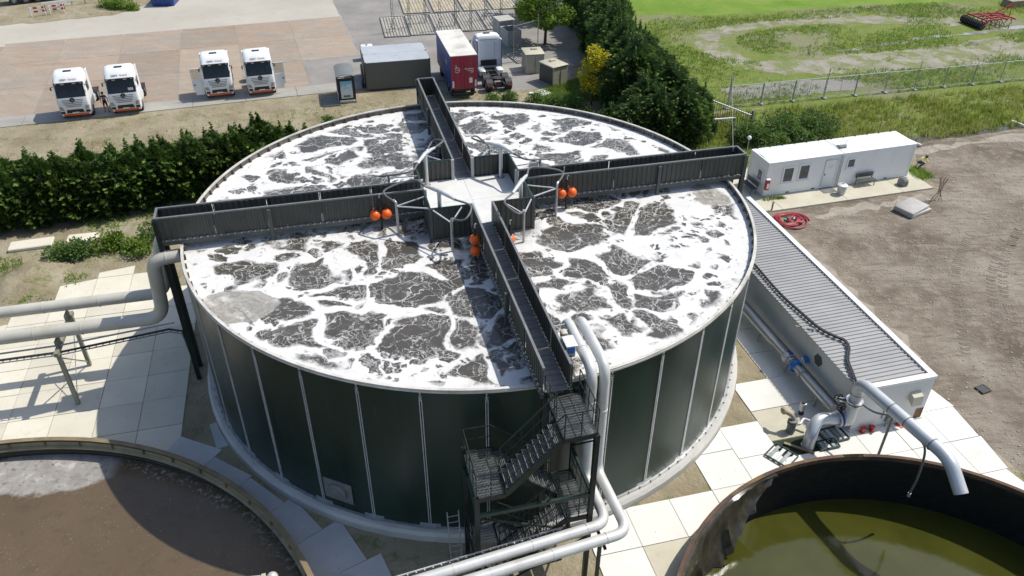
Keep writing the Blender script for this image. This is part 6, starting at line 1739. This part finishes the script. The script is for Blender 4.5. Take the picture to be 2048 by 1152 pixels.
# concrete kerb remains and heap near the weeds
for k, (x, y, rz, L) in enumerate([(-28.6,10.3,R(14),2.6),(-25.6,10.9,R(10),1.9)]):
    o = MB().bbox((0,0,.12), (L,1.1,.24), .05).build('broken_slab', 'slab_cream', None, 30, (x,y,0), rz); tag(o, ['long', 'short'][k]+' broken cream concrete slab half buried below the hedge', 'concrete slab')
hm = MB(); n_ = 22
for i in range(n_+1):
    for j in range(n_+1):
        u, v = i/n_*2-1, j/n_*2-1; d = max(0, 1-(u*u+v*v))
        from mathutils import noise as N_
        hm.v.append((u*3.4, v*1.9, -.03+.75*d**1.3*(1+.5*N_.noise(Vector((u*2.2,v*2.2,.3))))+.10*d*N_.noise(Vector((u*7,v*7,2)))))
for i in range(n_):
    for j in range(n_): q = i*(n_+1)+j; hm.f.append((q,q+1,q+n_+2,q+n_+1))
o = hm.build('earth_heap', 'dirt', None, 80, (-19.2,10.4,0), R(28)); tag(o, 'heap of dry earth between the hedge and the walkway end', 'earth heap')
o = hm.build('earth_heap', 'dirt', None, 80, (-27.0,6.4,0), R(75)); o.scale = (.9,1.1,.7); tag(o, 'low mound of dry earth beside the cream plates', 'earth heap')

# ------------------------------------------------------------------ mesh fence
def m_mesh():
    m = NT('fence_mesh'); o = m.obj(); x, _, z = m.sep(o)
    wx = m.ma('LESS_THAN', m.ma('FRACT', m.ma('MULTIPLY', x, 12.0)), .10); wz = m.ma('LESS_THAN', m.ma('FRACT', m.ma('MULTIPLY', z, 5.0)), .06)
    m.put(m.b.inputs['Alpha'], m.ma('MAXIMUM', wx, wz)); return m.done((.42,.43,.43), .5, .4)
M['fence_mesh'] = m_mesh()
fa, fb = Vector((23.3,31.9)), Vector((58.0,38.5)); fd = (fb-fa); nf = 11
for k in range(nf):
    a = fa+fd*(k/nf); L = fd.length/nf; rz = math.atan2(fd.y,fd.x)+rgt.uniform(-.02,.02)
    t = thing('mesh_fence', 'galvanised mesh fence panel standing in a block foot along the field', 'fence', (a.x,a.y,0), rz, 'mesh fence panels')
    MB().tube([(.05,0,2.0),(L-.03,0,2.0)], .03, 6).build('top_rail', 'galv_light', t); MB().tube([(.05,0,.18),(L-.03,0,.18)], .025, 6).build('bottom_rail', 'galv_light', t)
    for x in (.05,L-.03): MB().tube([(x,0,.0),(x,0,2.02 if (k % 3 or x > 1) else 2.9)], .035, 6).build('post', 'galv', t)
    MB().tube([(L/2,0,.18),(L/2,0,2.0)], .018, 6).build('mid_bar', 'galv', t)
    ms = MB(); ms.v = [(.05,.0,.18),(L-.03,.0,.18),(L-.03,0,2.0),(.05,0,2.0)]; ms.f = [(0,1,2,3)]; ms.build('mesh', 'fence_mesh', t, None)
    MB().bbox((.05,0,.07), (.24,.62,.14), .03).build('foot_block', 'concrete_block', t)
gt = thing('steel_gate', 'white framed bar gate with spiked dark pickets in the long grass', 'gate', (22.0,27.6,0), R(125))
MB().bar((-2.2,0,1.75),(2.2,0,1.75), .12,.10).build('top_rail', 'parapet', gt, None); MB().bar((-2.2,0,.35),(2.2,0,.35), .08,.08).build('bottom_rail', 'rail_grey', gt, None)
for k in range(19): MB().tube([(-2.1+k*.232,0,.1),(-2.1+k*.232,0,1.95)], .022, 5).build('picket', 'stair_dark', gt)
for x in (-2.3,2.3): MB().box((x,0,1.1), (.14,.14,2.2)).build('gate_post', 'rail_grey', gt, None)
gt2 = thing('barrier_rail', 'white rail barrier running from the gate post towards the dark conifers', 'barrier', (20.4,25.6,0), R(8))
MB().bar((-1.6,0,1.55),(1.6,0,1.55), .12,.10).build('rail', 'parapet', gt2, None)
for x in (-1.4,0,1.4): MB().box((x,0,.75), (.10,.10,1.5)).build('post', 'rail_grey', gt2, None)
gp = thing('fence_post', 'tall leaning steel post where the fence meets the gate', 'post', (23.1,31.6,0)); MB().tube([(0,0,0),(.05,0,3.4)], .06, 8).build('post', 'galv', gp); MB().box((0,0,.05), (.4,.4,.1)).build('foot', 'concrete_block', gp, None)
wr = thing('wire_line', 'thin wire strung from the walkway end up to the fence post', 'wire', (*S2(14.3,.4),9.3)); b_ = Vector((23.1,31.6,3.3))-wr.location
MB().tube([(0,0,0),b_*.5-Vector((0,0,.25)),b_], .014, 5).build('wire', 'galv', wr); MB().tube([(0,0,-.1),(0,0,.12)], .03, 6).build('eye_bolt', 'galv', wr)
for k, (x, y) in enumerate(((36.3,23.9),(47.6,26.6))):
    t = thing('ditch_beam', ['white beam laid over the ditch at the cabin end', 'white beam laid over the ditch farther along'][k], 'beam', (x,y,.1), R(115)); MB().bar((-1.1,0,.05),(1.1,0,.05), .12,.12).build('beam', 'parapet', t, None); MB().box((-1.0,0,-.02), (.2,.3,.1)).build('end_pad', 'concrete_block', t, None)

# ------------------------------------------------------------------ red cultivator in the field
cu = thing('cultivator', 'red tractor drawn cultivator parked on the field track', 'cultivator', (61.5,56.0,.02), R(10))
for s in (-1.4,-.5,.5,1.4): MB().bar((-2.2,s,.95),(1.6,s*.6,.95), .14,.14).build('frame_beam', 'red', cu, None)
for x in (-2.2,-.9,.5,1.6): MB().bar((x,-1.6,.97),(x,1.6,.97), .13,.13).build('cross_beam', 'red', cu, None)
for x in (-1.6,-.2,1.0):
    for k in range(5):
        y = -1.5+k*.75; MB().tube([(x,y,.95),(x+.25,y,.6),(x-.05,y,.25),(x+.15,y,.02)], .045, 6).build('tine', 'chassis', cu)
MB().tube([(-2.7,-1.7,.38),(-2.7,1.7,.38)], .36, 12).build('roller', 'chassis', cu)
for k in range(9): MB().lathe([(.34,-.02),(.44,-.02),(.44,.02),(.34,.02)], 14, (-2.7,-1.6+k*.4,.42), axis='Y', closed_prof=True).build('roller_ring', 'rubber', cu)
for s in (-1,1):
    MB().bar((-2.7,s*1.75,.4),(-2.0,s*1.6,.95), .10,.12).build('roller_arm', 'red', cu, None); MB().bar((1.6,s*.55,.95),(2.0,0,2.25), .09,.09).build('headstock', 'orange_paint', cu, None)
    MB().bar((1.7,s*.9,.75),(2.3,s*.5,.7), .12,.12).build('hitch_arm', 'red', cu, None)
MB().bar((-.9,0,1.0),(2.0,0,2.2), .10,.10).build('top_stay', 'red', cu, None)
hv = MB().box((70.5,63.5,.35), (4.5,1.6,.7), R(10)); 
rh = thing('timber_stack', 'low stack of pinkish boards at the meadow edge', 'board stack', (69.5,63.8,0), R(12))
for k in range(4): MB().box((0,.02*k,.12+k*.2), (4.4-.2*k,1.5,.17)).build('board', 'wood', rh, None)

# ------------------------------------------------------------------ far corner of the truck yard
for k in range(2):
    t = thing('flat_trailer', ['dark low trailer with rows of wheels beyond the barriers', 'dark low trailer parked behind its twin'][k], 'trailer', (-56.5+k*1.2,67.2+k*3.3,.01), R(27), 'dark flat trailers')
    MB().ab(0,13,0,2.4,1.05,1.3).build('deck', 'galv_light' if k == 0 else 'chassis', t, None); MB().ab(.2,12.8,.5,1.9,.7,1.04).build('chassis', 'chassis', t, None)
    for x in (1.2,2.5,3.8,9.0,10.4):
        for y in (.2,2.2): wh = link('wheel', TXT['tyre'], 'rubber', t, (x,y,.52), math.pi/2); link('rim', TXT['rim'], 'galv_light', wh)
gr2 = thing('guard_rail', 'white crash barrier rail before the dark trailers', 'guard rail', (-51.3,65.8,0), R(30))
MB().ab(0,6.5,-.05,.05,.55,.80).build('rail', 'parapet', gr2, None)
for k in range(5): MB().ab(.2+k*1.5,.32+k*1.5,.05,.15,0,.78).build('post', 'galv', gr2, None)
for k in range(2):
    t = thing('road_barrier', ['red and white striped board barrier beside the guard rail', 'red and white striped board barrier farther from the guard rail'][k], 'barrier', (-49.6-k*1.8,63.6-k*.9,0), R(25), 'striped barriers')
    for z in (.55,.95):
        for q in range(4): MB().ab(q*.45,q*.45+.45,-.02,.02,z-.1,z+.1).build('board_stripe', 'red' if q % 2 else 'text_white', t, None)
    for x in (.15,1.65): MB().bar((x,-.3,0),(x,0,1.1), .05,.05).build('leg', 'text_white', t, None); MB().bar((x,.3,0),(x,0,1.1), .05,.05).build('leg', 'text_white', t, None)
sk_ = thing('skip', 'blue steel waste skip with ribbed sides', 'skip', (-38.7,66.6,.01), R(3))
MB().loft([[(.15,.2,0),(2.65,.2,0),(2.65,4.2,0),(.15,4.2,0)],[(0,0,1.3),(2.8,0,1.3),(2.8,4.6,1.3),(0,4.6,1.3)]], True).build('body', 'blue_navy', sk_, None)
MB().ab(-.06,2.86,-.08,.06,1.25,1.36).build('top_rail', 'blue_navy', sk_, None)
for x in (.35,1.4,2.45): MB().bar((x+.05,.18,.02),(x,-.04,1.25), .08,.06).build('rib', 'blue', sk_, None)
struct('soil_strip', sheet('soil_strip', jag([(-60,58),(-50,60.2),(-42,63.2),(-40,67),(-34,75),(-70,80),(-70,56)], 1.2, .3, 31), .026, 'dirt'), 'bare soil strip beside the yard roadway')
for k, (x, y, r, h) in enumerate([(-42.0,66.3,1.3,.6),(-44,66.8,1.1,.5),(-40.6,65.2,.8,.4)]): shrub(x, y, r, h, 'weedy green clump beside the blue skip', 'leaf_bright', 120+k, 'weeds beside the skip')
